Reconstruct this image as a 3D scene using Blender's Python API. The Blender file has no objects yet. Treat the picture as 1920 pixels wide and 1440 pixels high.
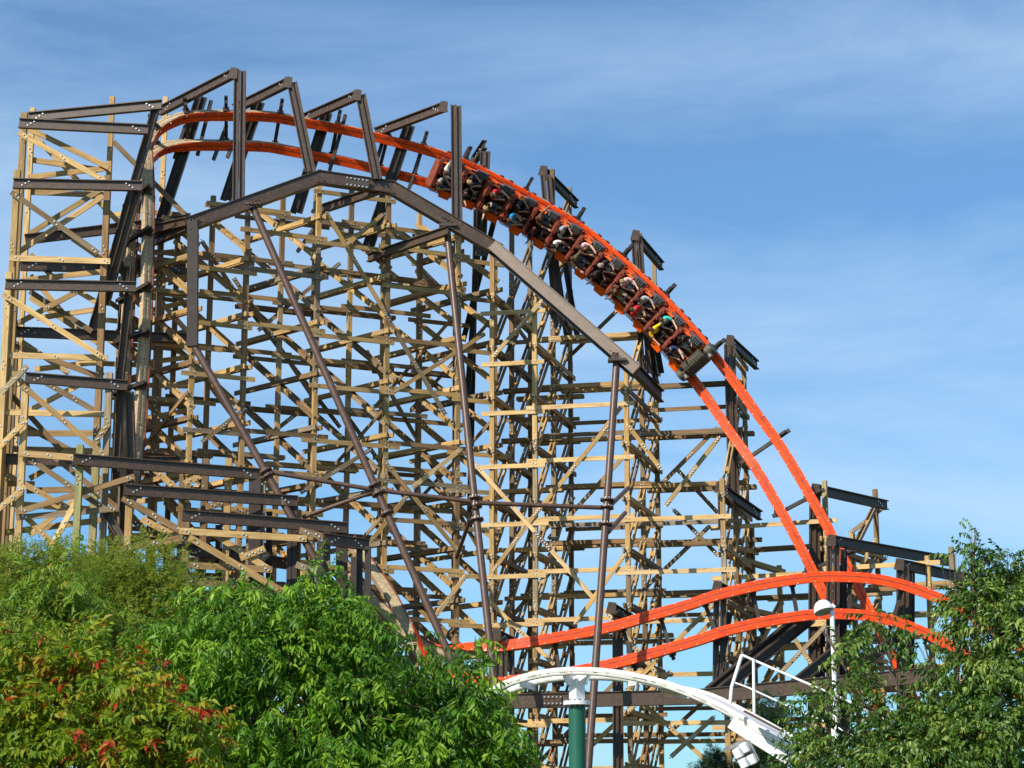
import bpy, bmesh, math, random
import numpy as np
from mathutils import Vector, Matrix, Quaternion, noise
R = math.radians
rng = random.Random(11)
scene = bpy.context.scene

# ------------------------------------------------------------ camera
F_PX, PITCH = 3950.0, R(12.7)
CAM = Vector((0, 0, 1.7))
cd = bpy.data.cameras.new('camera'); cam = bpy.data.objects.new('camera', cd)
scene.collection.objects.link(cam); scene.camera = cam
cd.sensor_width = 36; cd.lens = 36*F_PX/1920; cd.clip_end = 20000; cd.clip_start = 0.5
cam.location = CAM; cam.rotation_euler = (math.pi/2+PITCH, 0, 0)

# ------------------------------------------------------------ light
SUN_AZ, SUN_EL = R(-137), R(37)       # azimuth measured from +Y clockwise (towards +X)
sdir = Vector((math.sin(SUN_AZ)*math.cos(SUN_EL), math.cos(SUN_AZ)*math.cos(SUN_EL), math.sin(SUN_EL)))
sl = bpy.data.lights.new('sun', 'SUN'); sl.energy = 5.0; sl.angle = R(0.53); sl.color = (1, .93, .80)
so = bpy.data.objects.new('sun', sl); scene.collection.objects.link(so)
so.rotation_euler = sdir.to_track_quat('Z', 'Y').to_euler(); so.location = (-40, -30, 60)

world = bpy.data.worlds.new('World'); scene.world = world; world.use_nodes = True
nt = world.node_tree; nt.nodes.clear()
def N(nt, t, **kw):
    n = nt.nodes.new(t)
    for k, v in kw.items(): setattr(n, k, v)
    return n
def L(nt, a, b): nt.links.new(a, b)
sky = N(nt, 'ShaderNodeTexSky', sky_type='NISHITA'); sky.sun_disc = False
sky.sun_elevation = SUN_EL; sky.sun_rotation = SUN_AZ
sky.altitude = 200; sky.air_density = 1.0; sky.dust_density = 0.5; sky.ozone_density = 3.0
tc = N(nt, 'ShaderNodeTexCoord')
hs = N(nt, 'ShaderNodeHueSaturation'); hs.inputs['Saturation'].default_value = 1.12; hs.inputs['Value'].default_value = .98
L(nt, sky.outputs[0], hs.inputs['Color'])
tint = N(nt, 'ShaderNodeMixRGB', blend_type='MULTIPLY'); tint.inputs[0].default_value = 1; tint.inputs[2].default_value = (.52, .88, 1.06, 1)
L(nt, hs.outputs[0], tint.inputs[1])
mp = N(nt, 'ShaderNodeMapping'); mp.inputs['Scale'].default_value = (2.0, 2.0, 8); mp.inputs['Rotation'].default_value = (R(4), R(-7), R(20)); mp.inputs['Location'].default_value = (-2.5987, -0.5205, -2.337)
L(nt, tc.outputs['Generated'], mp.inputs[0])
n1 = N(nt, 'ShaderNodeTexNoise'); n1.inputs['Scale'].default_value = 1.7; n1.inputs['Detail'].default_value = 10; n1.inputs['Roughness'].default_value = .62; n1.inputs['Distortion'].default_value = .35
L(nt, mp.outputs[0], n1.inputs['Vector'])
n2 = N(nt, 'ShaderNodeTexNoise'); n2.inputs['Scale'].default_value = .9; n2.inputs['Detail'].default_value = 2
L(nt, mp.outputs[0], n2.inputs['Vector'])
mm = N(nt, 'ShaderNodeMath', operation='MULTIPLY'); L(nt, n1.outputs[0], mm.inputs[0]); L(nt, n2.outputs[0], mm.inputs[1])
cr = N(nt, 'ShaderNodeValToRGB'); cr.color_ramp.elements[0].position = .16; cr.color_ramp.elements[1].position = .42
cr.color_ramp.elements[0].color = (.16, .16, .16, 1); cr.color_ramp.elements[1].color = (.80, .80, .80, 1)
L(nt, mm.outputs[0], cr.inputs[0])
cm = N(nt, 'ShaderNodeMixRGB'); cm.inputs[2].default_value = (4.3, 5.9, 7.6, 1)
L(nt, cr.outputs[0], cm.inputs[0]); L(nt, tint.outputs[0], cm.inputs[1])
bg = N(nt, 'ShaderNodeBackground'); bg.inputs[1].default_value = .115
wo = N(nt, 'ShaderNodeOutputWorld'); L(nt, cm.outputs[0], bg.inputs[0]); L(nt, bg.outputs[0], wo.inputs[0])
scene.view_settings.view_transform = 'Standard'; scene.view_settings.look = 'None'
scene.view_settings.exposure = .25; scene.view_settings.gamma = 1
scene.render.engine = 'CYCLES'; scene.cycles.max_bounces = 6; scene.cycles.transparent_max_bounces = 4

# ------------------------------------------------------------ helpers
def ray(px, py):
    x = (px-960)/F_PX; y = (720-py)/F_PX
    return Vector((x, math.cos(PITCH)-y*math.sin(PITCH), math.sin(PITCH)+y*math.cos(PITCH)))
def P(px, py, Y):
    """world point at ground distance Y seen at photo pixel px,py"""
    d = ray(px, py); return CAM + d*(Y/d.y)
def proj(p):
    v = p-CAM; f = v.y*math.cos(PITCH)+v.z*math.sin(PITCH); u = -v.y*math.sin(PITCH)+v.z*math.cos(PITCH)
    return 960+F_PX*v.x/f, 720-F_PX*u/f
coll = scene.collection
def link(o, parent=None):
    coll.objects.link(o)
    if parent is not None: o.parent = parent
    return o
def empty(name, label, cat, loc=(0, 0, 0), group=None, kind=None, M=None):
    o = bpy.data.objects.new(name, None); coll.objects.link(o)
    if M is not None: o.matrix_world = M
    else: o.location = loc
    o.empty_display_size = .3
    if label: o['label'] = label
    if cat: o['category'] = cat
    if group: o['group'] = group
    if kind: o['kind'] = kind
    o['_m'] = 1
    WM[o.name] = (M.copy() if M is not None else Matrix.Translation(Vector(loc)))
    return o
WM = {}
def worldm(o): return WM.get(o.name, Matrix.Identity(4))
def mesh(name, vs, fs, mats, smooth=False, midx=None):
    m = bpy.data.meshes.new(name); m.from_pydata([tuple(v) for v in vs], [], fs)
    for x in (mats if isinstance(mats, (list, tuple)) else [mats]): m.materials.append(x)
    if midx is not None: m.polygons.foreach_set('material_index', midx)
    if smooth: m.polygons.foreach_set('use_smooth', [True]*len(fs))
    m.update(); return m
def obj(name, me, parent=None, M=None, **props):
    """M is the world matrix"""
    o = bpy.data.objects.new(name, me); coll.objects.link(o)
    if M is None: M = Matrix.Identity(4)
    WM[o.name] = M.copy()
    if parent is not None:
        o.parent = parent; o.matrix_local = worldm(parent).inverted() @ M
    else: o.matrix_world = M
    for k, v in props.items(): o[k] = v
    return o
class MB:
    """mesh builder"""
    def __init__(s): s.v = []; s.f = []; s.m = []
    def add(s, vs, fs, m=0):
        b = len(s.v); s.v += [Vector(v) for v in vs]; s.f += [tuple(i+b for i in f) for f in fs]; s.m += [m]*len(fs)
    def box(s, x0, x1, y0, y1, z0, z1, m=0, M=None):
        vs = [Vector((x, y, z)) for x in (x0, x1) for y in (y0, y1) for z in (z0, z1)]
        if M is not None: vs = [M @ v for v in vs]
        s.add(vs, [(0, 1, 3, 2), (4, 6, 7, 5), (0, 4, 5, 1), (2, 3, 7, 6), (0, 2, 6, 4), (1, 5, 7, 3)], m)
    def prism(s, poly, z0, z1, m=0, M=None, axis='z'):
        n = len(poly)
        def mk(a, b, c):
            v = {'z': Vector((a, b, c)), 'y': Vector((a, c, b)), 'x': Vector((c, a, b))}[axis]
            return M @ v if M is not None else v
        vs = [mk(a, b, z0) for a, b in poly]+[mk(a, b, z1) for a, b in poly]
        fs = [tuple(range(n-1, -1, -1)), tuple(range(n, 2*n))]+[(i, (i+1) % n, (i+1) % n+n, i+n) for i in range(n)]
        s.add(vs, fs, m)
    def tube(s, pts, r, n=10, m=0, cap=True):
        pts = [Vector(p) for p in pts]; rs = r if isinstance(r, (list, tuple)) else [r]*len(pts)
        rings = []; ref = None
        for i, p in enumerate(pts):
            t = (pts[min(i+1, len(pts)-1)]-pts[max(i-1, 0)]).normalized()
            if ref is None: ref = t.orthogonal().normalized()
            a = (ref-t*ref.dot(t)).normalized(); ref = a; b = t.cross(a)
            rings.append([p+(a*math.cos(2*math.pi*k/n)+b*math.sin(2*math.pi*k/n))*rs[i] for k in range(n)])
        vs = [v for rr in rings for v in rr]; fs = []
        for i in range(len(pts)-1):
            for k in range(n):
                k2 = (k+1) % n; fs.append((i*n+k, i*n+k2, (i+1)*n+k2, (i+1)*n+k))
        if cap: fs.append(tuple(range(n-1, -1, -1))); fs.append(tuple((len(pts)-1)*n+k for k in range(n)))
        s.add(vs, fs, m)
    def build(s, name, mats, parent=None, M=None, smooth=False, **props):
        """vertices are in the local frame of M"""
        me = mesh(name, s.v, s.f, mats, smooth, s.m if isinstance(mats, (list, tuple)) else None)
        if smooth == 'auto':
            me.polygons.foreach_set('use_smooth', [True]*len(s.f))
            try: me.set_sharp_from_angle(angle=R(35))
            except Exception: pass
        return obj(name, me, parent, M, **props)
def frame_from(p1, p2, ref):
    """X along member, Z close to ref"""
    x = (p2-p1).normalized(); z = ref-x*ref.dot(x)
    if z.length < 1e-4: z = x.orthogonal()
    z.normalize(); y = z.cross(x)
    M = Matrix.Identity(4)
    for i in range(3): M[i][0] = x[i]; M[i][1] = y[i]; M[i][2] = z[i]; M[i][3] = p1[i]
    return M
UP = Vector((0, 0, 1))

# ------------------------------------------------------------ materials
def newmat(name, rough=.6, spec=.5, metal=0):
    m = bpy.data.materials.new(name); m.use_nodes = True
    b = m.node_tree.nodes['Principled BSDF']; b.inputs['Roughness'].default_value = rough; b.inputs['Metallic'].default_value = metal
    b.inputs['Specular IOR Level'].default_value = spec
    return m, m.node_tree, b
def plain(name, col, rough=.6, spec=.5, metal=0, var=.12, scale=6, bump=0, detail=5, dirt=None, dirt_amt=.3, stretch=None):
    m, t, b = newmat(name, rough, spec, metal)
    tc = N(t, 'ShaderNodeTexCoord'); mp = N(t, 'ShaderNodeMapping'); L(t, tc.outputs['Object'], mp.inputs[0])
    if stretch: mp.inputs['Scale'].default_value = stretch
    n = N(t, 'ShaderNodeTexNoise'); n.inputs['Scale'].default_value = scale; n.inputs['Detail'].default_value = detail; L(t, mp.outputs[0], n.inputs['Vector'])
    cr = N(t, 'ShaderNodeValToRGB'); cr.color_ramp.elements[0].position = .3; cr.color_ramp.elements[1].position = .7
    cr.color_ramp.elements[0].color = tuple(c*(1-var) for c in col)+(1,); cr.color_ramp.elements[1].color = tuple(min(1, c*(1+var)) for c in col)+(1,)
    L(t, n.outputs[0], cr.inputs[0]); out = cr.outputs[0]
    if dirt:
        n2 = N(t, 'ShaderNodeTexNoise'); n2.inputs['Scale'].default_value = scale*2.7; n2.inputs['Detail'].default_value = 6; L(t, mp.outputs[0], n2.inputs['Vector'])
        c2 = N(t, 'ShaderNodeValToRGB'); c2.color_ramp.elements[0].position = .52; c2.color_ramp.elements[1].position = .68
        c2.color_ramp.elements[0].color = (0, 0, 0, 1); c2.color_ramp.elements[1].color = (dirt_amt,)*3+(1,)
        L(t, n2.outputs[0], c2.inputs[0])
        mx = N(t, 'ShaderNodeMixRGB'); mx.inputs[2].default_value = tuple(dirt)+(1,); L(t, c2.outputs[0], mx.inputs[0]); L(t, out, mx.inputs[1]); out = mx.outputs[0]
    L(t, out, b.inputs['Base Color'])
    if bump:
        bp = N(t, 'ShaderNodeBump'); bp.inputs['Strength'].default_value = bump; bp.inputs['Distance'].default_value = .02
        L(t, n.outputs[0], bp.inputs['Height']); L(t, bp.outputs[0], b.inputs['Normal'])
    return m
def wood(name, stops, gray=.5):
    m, t, b = newmat(name, .78, .25)
    tc = N(t, 'ShaderNodeTexCoord'); oi = N(t, 'ShaderNodeObjectInfo')
    mp = N(t, 'ShaderNodeMapping'); mp.inputs['Scale'].default_value = (.9, 11, 11); L(t, tc.outputs['Object'], mp.inputs[0])
    add = N(t, 'ShaderNodeVectorMath', operation='ADD'); sc = N(t, 'ShaderNodeVectorMath', operation='SCALE'); sc.inputs['Scale'].default_value = 40
    cx = N(t, 'ShaderNodeCombineXYZ'); L(t, oi.outputs['Random'], cx.inputs[0]); L(t, oi.outputs['Random'], cx.inputs[1]); L(t, cx.outputs[0], sc.inputs[0])
    L(t, mp.outputs[0], add.inputs[0]); L(t, sc.outputs[0], add.inputs[1])
    n = N(t, 'ShaderNodeTexNoise'); n.inputs['Scale'].default_value = 1.0; n.inputs['Detail'].default_value = 7; n.inputs['Roughness'].default_value = .65; L(t, add.outputs[0], n.inputs['Vector'])
    # per piece tone
    pr = N(t, 'ShaderNodeValToRGB'); pr.color_ramp.interpolation = 'LINEAR'
    el = pr.color_ramp.elements
    el[0].position = 0; el[0].color = stops[0]+(1,); el[1].position = 1; el[1].color = stops[-1]+(1,)
    for i, s in enumerate(stops[1:-1]):
        e = el.new((i+1)/(len(stops)-1)); e.color = s+(1,)
    L(t, oi.outputs['Random'], pr.inputs[0])
    g = N(t, 'ShaderNodeValToRGB'); g.color_ramp.elements[0].position = .28; g.color_ramp.elements[1].position = .72
    g.color_ramp.elements[0].color = (.50, .46, .40, 1); g.color_ramp.elements[1].color = (1.22, 1.2, 1.16, 1); L(t, n.outputs[0], g.inputs[0])
    mu = N(t, 'ShaderNodeMixRGB', blend_type='MULTIPLY'); mu.inputs[0].default_value = 1; L(t, pr.outputs[0], mu.inputs[1]); L(t, g.outputs[0], mu.inputs[2])
    # weather patches in larger scale, stains and knots
    n2 = N(t, 'ShaderNodeTexNoise'); n2.inputs['Scale'].default_value = .35; n2.inputs['Detail'].default_value = 4; L(t, add.outputs[0], n2.inputs['Vector'])
    c2 = N(t, 'ShaderNodeValToRGB'); c2.color_ramp.elements[0].position = .45; c2.color_ramp.elements[1].position = .7
    c2.color_ramp.elements[0].color = (0, 0, 0, 1); c2.color_ramp.elements[1].color = (gray,)*3+(1,); L(t, n2.outputs[0], c2.inputs[0])
    mx = N(t, 'ShaderNodeMixRGB'); mx.inputs[2].default_value = (.25, .19, .12, 1); L(t, c2.outputs[0], mx.inputs[0]); L(t, mu.outputs[0], mx.inputs[1])
    vo = N(t, 'ShaderNodeTexVoronoi'); vo.inputs['Scale'].default_value = 1.0
    mp2 = N(t, 'ShaderNodeMapping'); mp2.inputs['Scale'].default_value = (2.2, 6, 6); L(t, tc.outputs['Object'], mp2.inputs[0])
    ad2 = N(t, 'ShaderNodeVectorMath', operation='ADD'); L(t, mp2.outputs[0], ad2.inputs[0]); L(t, sc.outputs[0], ad2.inputs[1]); L(t, ad2.outputs[0], vo.inputs['Vector'])
    kr = N(t, 'ShaderNodeValToRGB'); kr.color_ramp.elements[0].position = .09; kr.color_ramp.elements[1].position = .17
    kr.color_ramp.elements[0].color = (.62,)*3+(1,); kr.color_ramp.elements[1].color = (0, 0, 0, 1); L(t, vo.outputs['Distance'], kr.inputs[0])
    mk = N(t, 'ShaderNodeMixRGB'); mk.inputs[2].default_value = (.16, .09, .045, 1); L(t, kr.outputs[0], mk.inputs[0]); L(t, mx.outputs[0], mk.inputs[1])
    L(t, mk.outputs[0], b.inputs['Base Color'])
    bp = N(t, 'ShaderNodeBump'); bp.inputs['Strength'].default_value = .35; bp.inputs['Distance'].default_value = .01; L(t, n.outputs[0], bp.inputs['Height']); L(t, bp.outputs[0], b.inputs['Normal'])
    return m
WOOD = wood('pressure_treated_pine', [(.50, .315, .12), (.38, .245, .105), (.60, .385, .15), (.35, .25, .11), (.55, .345, .135), (.32, .20, .095), (.66, .44, .19), (.34, .275, .18)], .35)
WOODN = wood('new_pine_lumber', [(.70, .48, .21), (.62, .43, .20), (.76, .52, .24), (.64, .42, .175), (.70, .50, .27)], .2)
WOODG = wood('greenish_treated_post', [(.31, .32, .13), (.37, .33, .16), (.28, .31, .13), (.42, .35, .18)], .3)
WOODW = wood('weathered_shade_pine', [(.24, .145, .07), (.30, .185, .09), (.18, .115, .06), (.30, .24, .165), (.20, .13, .065)], .25)  # weathered pieces; also puts lattice shade into the colour of rear rows
STEEL = plain('brown_painted_steel', (.068, .041, .026), .46, .5, 0, .18, 3, 0, 6, (.16, .085, .045), .55)
STEELD = plain('dark_brown_steel', (.042, .029, .022), .5, .4, 0, .15, 3, 0, 6, (.09, .07, .06), .3)
PIPE = plain('brown_gloss_pipe', (.090, .048, .034), .42, .45, 0, .15, 2, 0, 6, (.2, .14, .1), .25)
BOLT = plain('galvanised_bolt', (.62, .61, .58), .35, .6, .5, .1, 30)
ORANGE = plain('orange_track_paint', (.90, .078, .005), .42, .3, 0, .10, 1.2, 0, 6, (.40, .035, .012), .7)
REDRAIL = plain('orange_red_track_paint', (.88, .070, .006), .42, .3, 0, .08, 1.2, 0, 6, (.42, .035, .012), .6)
GROOVE = plain('wheel_worn_track_line', (.26, .04, .018), .5, .4, 0, .5, 4, 0, 6)
EDGE = plain('rusty_rail_edge', (.20, .055, .03), .6, .3, 0, .3, 3)
LAMWOOD = wood('laminated_track_timber', [(.56, .43, .28), (.50, .40, .27)], .4)
print('mats ok')
# ------------------------------------------------------------ member builders
_bm = {}
def box_mesh(key, L_, w, h, mat):
    k = (key, round(L_, 1), w, h, mat.name)
    if k not in _bm:
        l = max(round(L_, 1), .1); b = MB(); c = min(w, h)*.0
        b.box(0, l, -w/2, w/2, -h/2, h/2)
        _bm[k] = mesh(key, b.v, b.f, mat)
    return _bm[k], L_/max(round(L_, 1), .1)
def timber(parent, name, p1, p2, w, h, ref, mat=None, over=0.0, jit=.012, **props):
    """board/post from p1 to p2; h measured along ref (in section), w across"""
    d = (p2-p1).normalized(); p1 = p1-d*over; p2 = p2+d*over
    j = lambda: Vector((rng.uniform(-jit, jit), rng.uniform(-jit, jit), rng.uniform(-jit, jit)))
    p1 = p1+j(); p2 = p2+j()
    ln = (p2-p1).length
    me, s = box_mesh(name, ln, w, h, mat or WOOD)
    M = frame_from(p1, p2, ref)
    return obj(name, me, parent, M @ Matrix.Diagonal((s, 1, 1, 1)), **props)
_ib = {}
def ibeam(parent, name, p1, p2, h, b, ref, mat=None, over=0, t=.035, **props):
    """I-section, depth h along ref, flange width b"""
    d = (p2-p1).normalized(); p1 = p1-d*over; p2 = p2+d*over; ln = (p2-p1).length; l = max(round(ln, 1), .1)
    k = (l, h, b, (mat or STEEL).name)
    if k not in _ib:
        z = h/2; y = b/2; u = t/2; f = .04
        poly = [(-y, -z), (y, -z), (y, -z+f), (u, -z+f), (u, z-f), (y, z-f), (y, z), (-y, z), (-y, z-f), (-u, z-f), (-u, -z+f), (-y, -z+f)]
        m = MB(); m.prism(poly, 0, l, axis='x'); _ib[k] = mesh(name, m.v, m.f, mat or STEEL)
    M = frame_from(p1, p2, ref)
    return obj(name, _ib[k], parent, M @ Matrix.Diagonal((ln/l, 1, 1, 1)), **props)
class Bolts:
    def __init__(s, r=.035): s.b = MB(); s.r = r
    def at(s, p, n, r=None):
        r = r or s.r; n = n.normalized(); a = n.orthogonal().normalized(); c = n.cross(a)
        vs = [p+(a*math.cos(k*math.pi/3)+c*math.sin(k*math.pi/3))*r for k in range(6)]
        vs += [v+n*r*.8 for v in vs]
        s.b.add(vs, [(6, 7, 8, 9, 10, 11)]+[(k, (k+1) % 6, (k+1) % 6+6, k+6) for k in range(6)])
    def done(s, parent, name='bolt_heads'):
        if s.b.v: s.b.build(name, BOLT, parent, worldm(parent)*1 if False else None, kind='stuff')

# ------------------------------------------------------------ ground
def ground():
    g = MB(); n = 60; S = 6000
    xs = [-S+2*S*i/n for i in range(n+1)]
    vs = [(x, y, 0) for y in [-200+(S+200)*((j/n)**2) for j in range(n+1)] for x in [S*((2*i/n-1)**3) for i in range(n+1)]]
    fs = [(j*(n+1)+i, j*(n+1)+i+1, (j+1)*(n+1)+i+1, (j+1)*(n+1)+i) for j in range(n) for i in range(n)]
    g.add(vs, fs)
    mat = plain('grassy_ground', (.06, .075, .03), .9, .2, 0, .3, .35, .2, 8, (.16, .12, .07), .6)
    o = g.build('ground', mat); o['kind'] = 'structure'
ground()

# ------------------------------------------------------------ lattice trestles
class Plane2:
    """vertical facade through px0 at distance Y0; ang>0 recedes to the right; vang = direction of rows going back"""
    def __init__(s, px0, Y0, ang, vdir):
        s.o = P(px0, 720, Y0); s.o.z = 0; s.u = Vector((math.cos(R(ang)), math.sin(R(ang)), 0))
        s.v = Vector((math.cos(R(vdir)), math.sin(R(vdir)), 0))
        s.n = Vector((s.u.y, -s.u.x, 0))
    def pt(s, px, py, back=0.0):
        d = ray(px, py); o = s.o+s.v*back-CAM
        t = o.dot(s.n)/d.dot(s.n); return CAM+d*t
    def col(s, px, back=0.0, py=720):
        p = s.pt(px, py, 0)+s.v*back; return Vector((p.x, p.y, 0))
def zat(base, py):
    """height at which the vertical line over base is seen at pixel row py"""
    lo, hi = -5, 60
    for _ in range(40):
        m = (lo+hi)/2
        if proj(Vector((base.x, base.y, m)))[1] > py: lo = m
        else: hi = m
    return m

def trestle(name, label, plane, cols, rows, vlev, ulev, row_top, vstep, brace_slope=None, zig=False, mat=None, seed=1, uskip=0.06, ubraces=()):
    """cols: front columns as pixel x (at mid height). rows: number of rows back. row_top[c][r] pixel y of post top. levels are world z"""
    global rng
    rng = random.Random(seed)
    base0 = plane.col(cols[len(cols)//2]); root = empty(name, label, 'trestle', base0)
    B = Bolts(.038); u, v, nrm = plane.u, plane.v, plane.n
    bases = [[plane.col(c, r*vstep) for r in range(rows)] for c in cols]
    ztop = [[zat(bases[i][r], row_top[i][r]) for r in range(rows)] for i in range(len(cols))]
    for i in range(len(cols)):
        for r in range(rows):
            b = bases[i][r]; zt = ztop[i][r]
            m = (WOOD if rng.random() < .75 else WOODG) if r == 0 else (WOODW if rng.random() < .6 else WOOD)  # rear posts mostly darker wood, standing in for shade from the front rows
            # posts are built of lengths spliced at 5 to 7 m
            z = 0
            while z < zt:
                ln = rng.uniform(5, 7.5); z2 = min(z+ln, zt)
                if zt-z2 < 1.2: z2 = zt
                mm = m if rng.random() < .75 else WOODW
                timber(root, 'post', Vector((b.x, b.y, z)), Vector((b.x, b.y, z2)), .19, .19, nrm, mm)
                z = z2
                if z < zt and r < 2:
                    for q in range(5):
                        B.at(Vector((b.x, b.y, z-.35+q*.17))+nrm*.10+u*.04*(1 if q % 2 else -1), nrm, .03)
    # u boards (along the facade) per row
    for r in range(rows):
        for i in range(len(cols)-1):
            for k, z in enumerate(ulev):
                if r > 0: z = z+(-.55 if r % 2 else -.15)+rng.uniform(-.1, .1)
                if z > min(ztop[i][r], ztop[i+1][r])-.15: continue
                if rng.random() < uskip+(.02*r): continue
                a = bases[i][r]; c = bases[i+1][r]
                zz = z+(0.16 if i % 2 else 0)
                off = nrm*(.095+.033)
                mt = (WOODW if rng.random() < (.25, .6, .75)[r] else WOOD) if not zig else (WOODN if r == 0 else (WOODW if rng.random() < .5 else WOOD))  # rear boards lean to the darker wood as painted-in shade
                ov = rng.uniform(.25, .6)
                timber(root, 'ledger_board', Vector((a.x, a.y, zz))+off, Vector((c.x, c.y, zz))+off, .06, .18, UP, mt, over=ov)
                if r > 0 and rng.random() < (.8 if zig else .35):
                    timber(root, 'ledger_board', Vector((a.x, a.y, zz))-off, Vector((c.x, c.y, zz))-off, .06, .18, UP, mt, over=ov)
                if r < 2:
                    for q in (a, c):
                        for s_ in (-.06, .06): B.at(Vector((q.x, q.y, zz+s_))+nrm*.165+u*s_, nrm, .026)
                if zig and r > 0 and k % 2 and z+1.0 < min(ztop[i][r], ztop[i+1][r])-.2 and rng.random() < .6:
                    zq = z+rng.uniform(.85, 1.1); timber(root, 'ledger_board', Vector((a.x, a.y, zq))+off, Vector((c.x, c.y, zq))+off, .06, .17, UP, WOODW, over=rng.uniform(.2, .45))
    # v beams, doubled planks clasping the posts
    for i in range(len(cols)):
        for k, z in enumerate(vlev):
            nr = max([r for r in range(rows) if ztop[i][r] > z+.1], default=-1)
            fr_ = next((r for r in range(rows) if ztop[i][r] > z+.1), rows)
            if nr < 1 or fr_ >= nr: continue
            a = bases[i][fr_]; c = bases[i][nr]; zz = z+rng.uniform(-.04, .04)
            mt = WOOD if rng.random() < .6 else WOODW
            for s_ in (-1, 1):
                off = u*s_*(.095+.037)
                timber(root, 'cross_beam', Vector((a.x, a.y, zz))+off, Vector((c.x, c.y, zz+rng.uniform(-.03, .03)))+off, .07, .19, UP, mt, over=.30)
            for s_ in (-.07, .07):
                B.at(Vector((a.x, a.y, zz+s_))+u*.17+nrm*.02, u, .032); B.at(Vector((a.x, a.y, zz+s_))-u*.17, -u, .032)
                B.at(Vector((a.x, a.y, zz+s_))+nrm*.10, nrm, .032)
    # braces in the bents
    W = (rows-1)*vstep
    for i in range(len(cols)):
        dz = brace_slope*W
        for k, z in enumerate(vlev):
            if zig:
                # rise from front knot to the back row
                z1, z2 = z, z+dz
                if z2 > ztop[i][rows-1]+.2 or z1 > ztop[i][0]: continue
                a = bases[i][0]; c = bases[i][rows-1]
            else:
                z1, z2 = z-dz*.5, z+dz*.5
                a = bases[i][0]; c = bases[i][rows-1]
                if z2 > ztop[i][rows-1]-.1:
                    # clip to a shorter brace under the top
                    f = (ztop[i][rows-1]-.1-z1)/max(z2-z1, .01)
                    if f < .35: continue
                    c = a+(c-a)*f; z2 = z1+(z2-z1)*f
                if z1 > ztop[i][0]: continue
            if z1 < 0: continue
            mt = WOOD if rng.random() < .6 else WOODW
            for s_ in (-1, 1):
                off = u*s_*.085
                timber(root, 'diagonal_brace', Vector((a.x, a.y, z1))+off, Vector((c.x, c.y, z2))+off, .06, .165, UP, mt, over=.15)
            # spacer blocks
            for f in (.2, .4, .6, .8):
                q = a+(c-a)*f
                if rng.random() < .7:
                    dd = Vector(((c-a).x, (c-a).y, z2-z1)).normalized()
                    qq = Vector((q.x, q.y, z1+(z2-z1)*f)); timber(root, 'spacer_block', qq-dd*.16, qq+dd*.13, .24, .14, UP, WOOD)
    # slim counter braces
    for i in range(len(cols)):
        for k in range(0, len(vlev)-1, 2):
            if rng.random() < .35: continue
            a = bases[i][0]; c = bases[i][rows-1]; z1 = vlev[k]+.9; z2 = z1-W*.62
            if z1 > ztop[i][0] or z2 < 0 or zig: continue
            timber(root, 'counter_brace', Vector((a.x, a.y, z1))-u*.22, Vector((c.x, c.y, z2))-u*.17, .055, .15, UP, WOODW, over=.2)
    # braces in the facade planes
    for (px1, py1, px2, py2, back, mt) in ubraces:
        a = plane.pt(px1, py1, back*vstep)+nrm*(.195 if back == 0 else -.16); c = plane.pt(px2, py2, back*vstep)+nrm*(.195 if back == 0 else -.16)
        timber(root, 'facade_brace', a, c, .06, .17, UP if abs(px2-px1) > 5 else u, mt)
        dd = (c-a).normalized()
        for f in (.03, .5, .97):
            q = a+(c-a)*f
            for s_ in (-.12, 0, .12): B.at(q+dd*s_+nrm*.045, nrm, .034)
        if (c-a).length > 5:
            q = a+(c-a)*.5
            timber(root, 'gusset_plate', q-dd*.5+nrm*.05, q+dd*.5+nrm*.04, .02, .15, UP, STEEL, jit=.001)
            for g_ in (-.4, -.28, .28, .4):
                for s_ in (-.05, .05): B.at(q+dd*g_+UP*s_+nrm*.062, nrm, .034)
    B.done(root)
    return root

CF = Plane2(591, 82.0, 24.5, 135)        # centre facade; rows run back to the left
RF = Plane2(923, 84.6, -13.5, 74.4)      # right facade
FF = Plane2(1540, 84.0, -24, 60)         # far right facade
def levels(plane, px, ys, back=0):
    return [plane.pt(px, y, 0).z for y in ys]
def extend(zs):
    zs = sorted(zs)
    while zs[0] > 1.5: zs.insert(0, zs[0]-2.05)
    return zs
c_u = extend(levels(CF, 591, [360, 455, 528, 629, 724, 827, 900, 973, 1064, 1160, 1260, 1350]))
c_v = extend(levels(CF, 591, [408, 503, 606, 703, 805, 908, 1010, 1112, 1214, 1316, 1420]))
N_ = WOODN; W_ = WOOD; Q_ = WOODW
trestle('timber_trestle', 'dense middle timber trestle lattice standing behind the brown pipe legs', CF, [358, 456, 591, 724, 858, 927], 3,
        c_v, c_u, [[440, 440, 430], [425, 368, 430], [332, 352, 395], [350, 345, 365], [436, 436, 390], [470, 440, 400]], 2.35, .72,
        seed=5, uskip=.05, ubraces=[
    (608, 400, 720, 590, 0, W_), (720, 592, 832, 780, 0, Q_), (690, 655, 905, 1035, 1, Q_),
    (645, 462, 715, 405, 0, W_), (486, 618, 640, 492, 1, Q_), (735, 737, 905, 628, 0, W_), (560, 925, 690, 845, 0, Q_),
    (770, 915, 860, 845, 0, N_), (690, 1018, 760, 930, 0, W_), (810, 1160, 870, 1080, 0, N_),
    (440, 520, 600, 760, 1, Q_), (455, 560, 640, 800, 2, Q_), (720, 870, 860, 1040, 0, W_), (600, 1060, 720, 1190, 1, W_),
    (380, 450, 440, 540, 1, Q_), (376, 830, 455, 770, 0, Q_), (610, 400, 560, 470, 2, Q_), (500, 820, 590, 750, 1, Q_),
    (640, 760, 760, 930, 2, Q_), (380, 700, 470, 820, 1, W_), (760, 470, 850, 560, 1, W_)])
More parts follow.
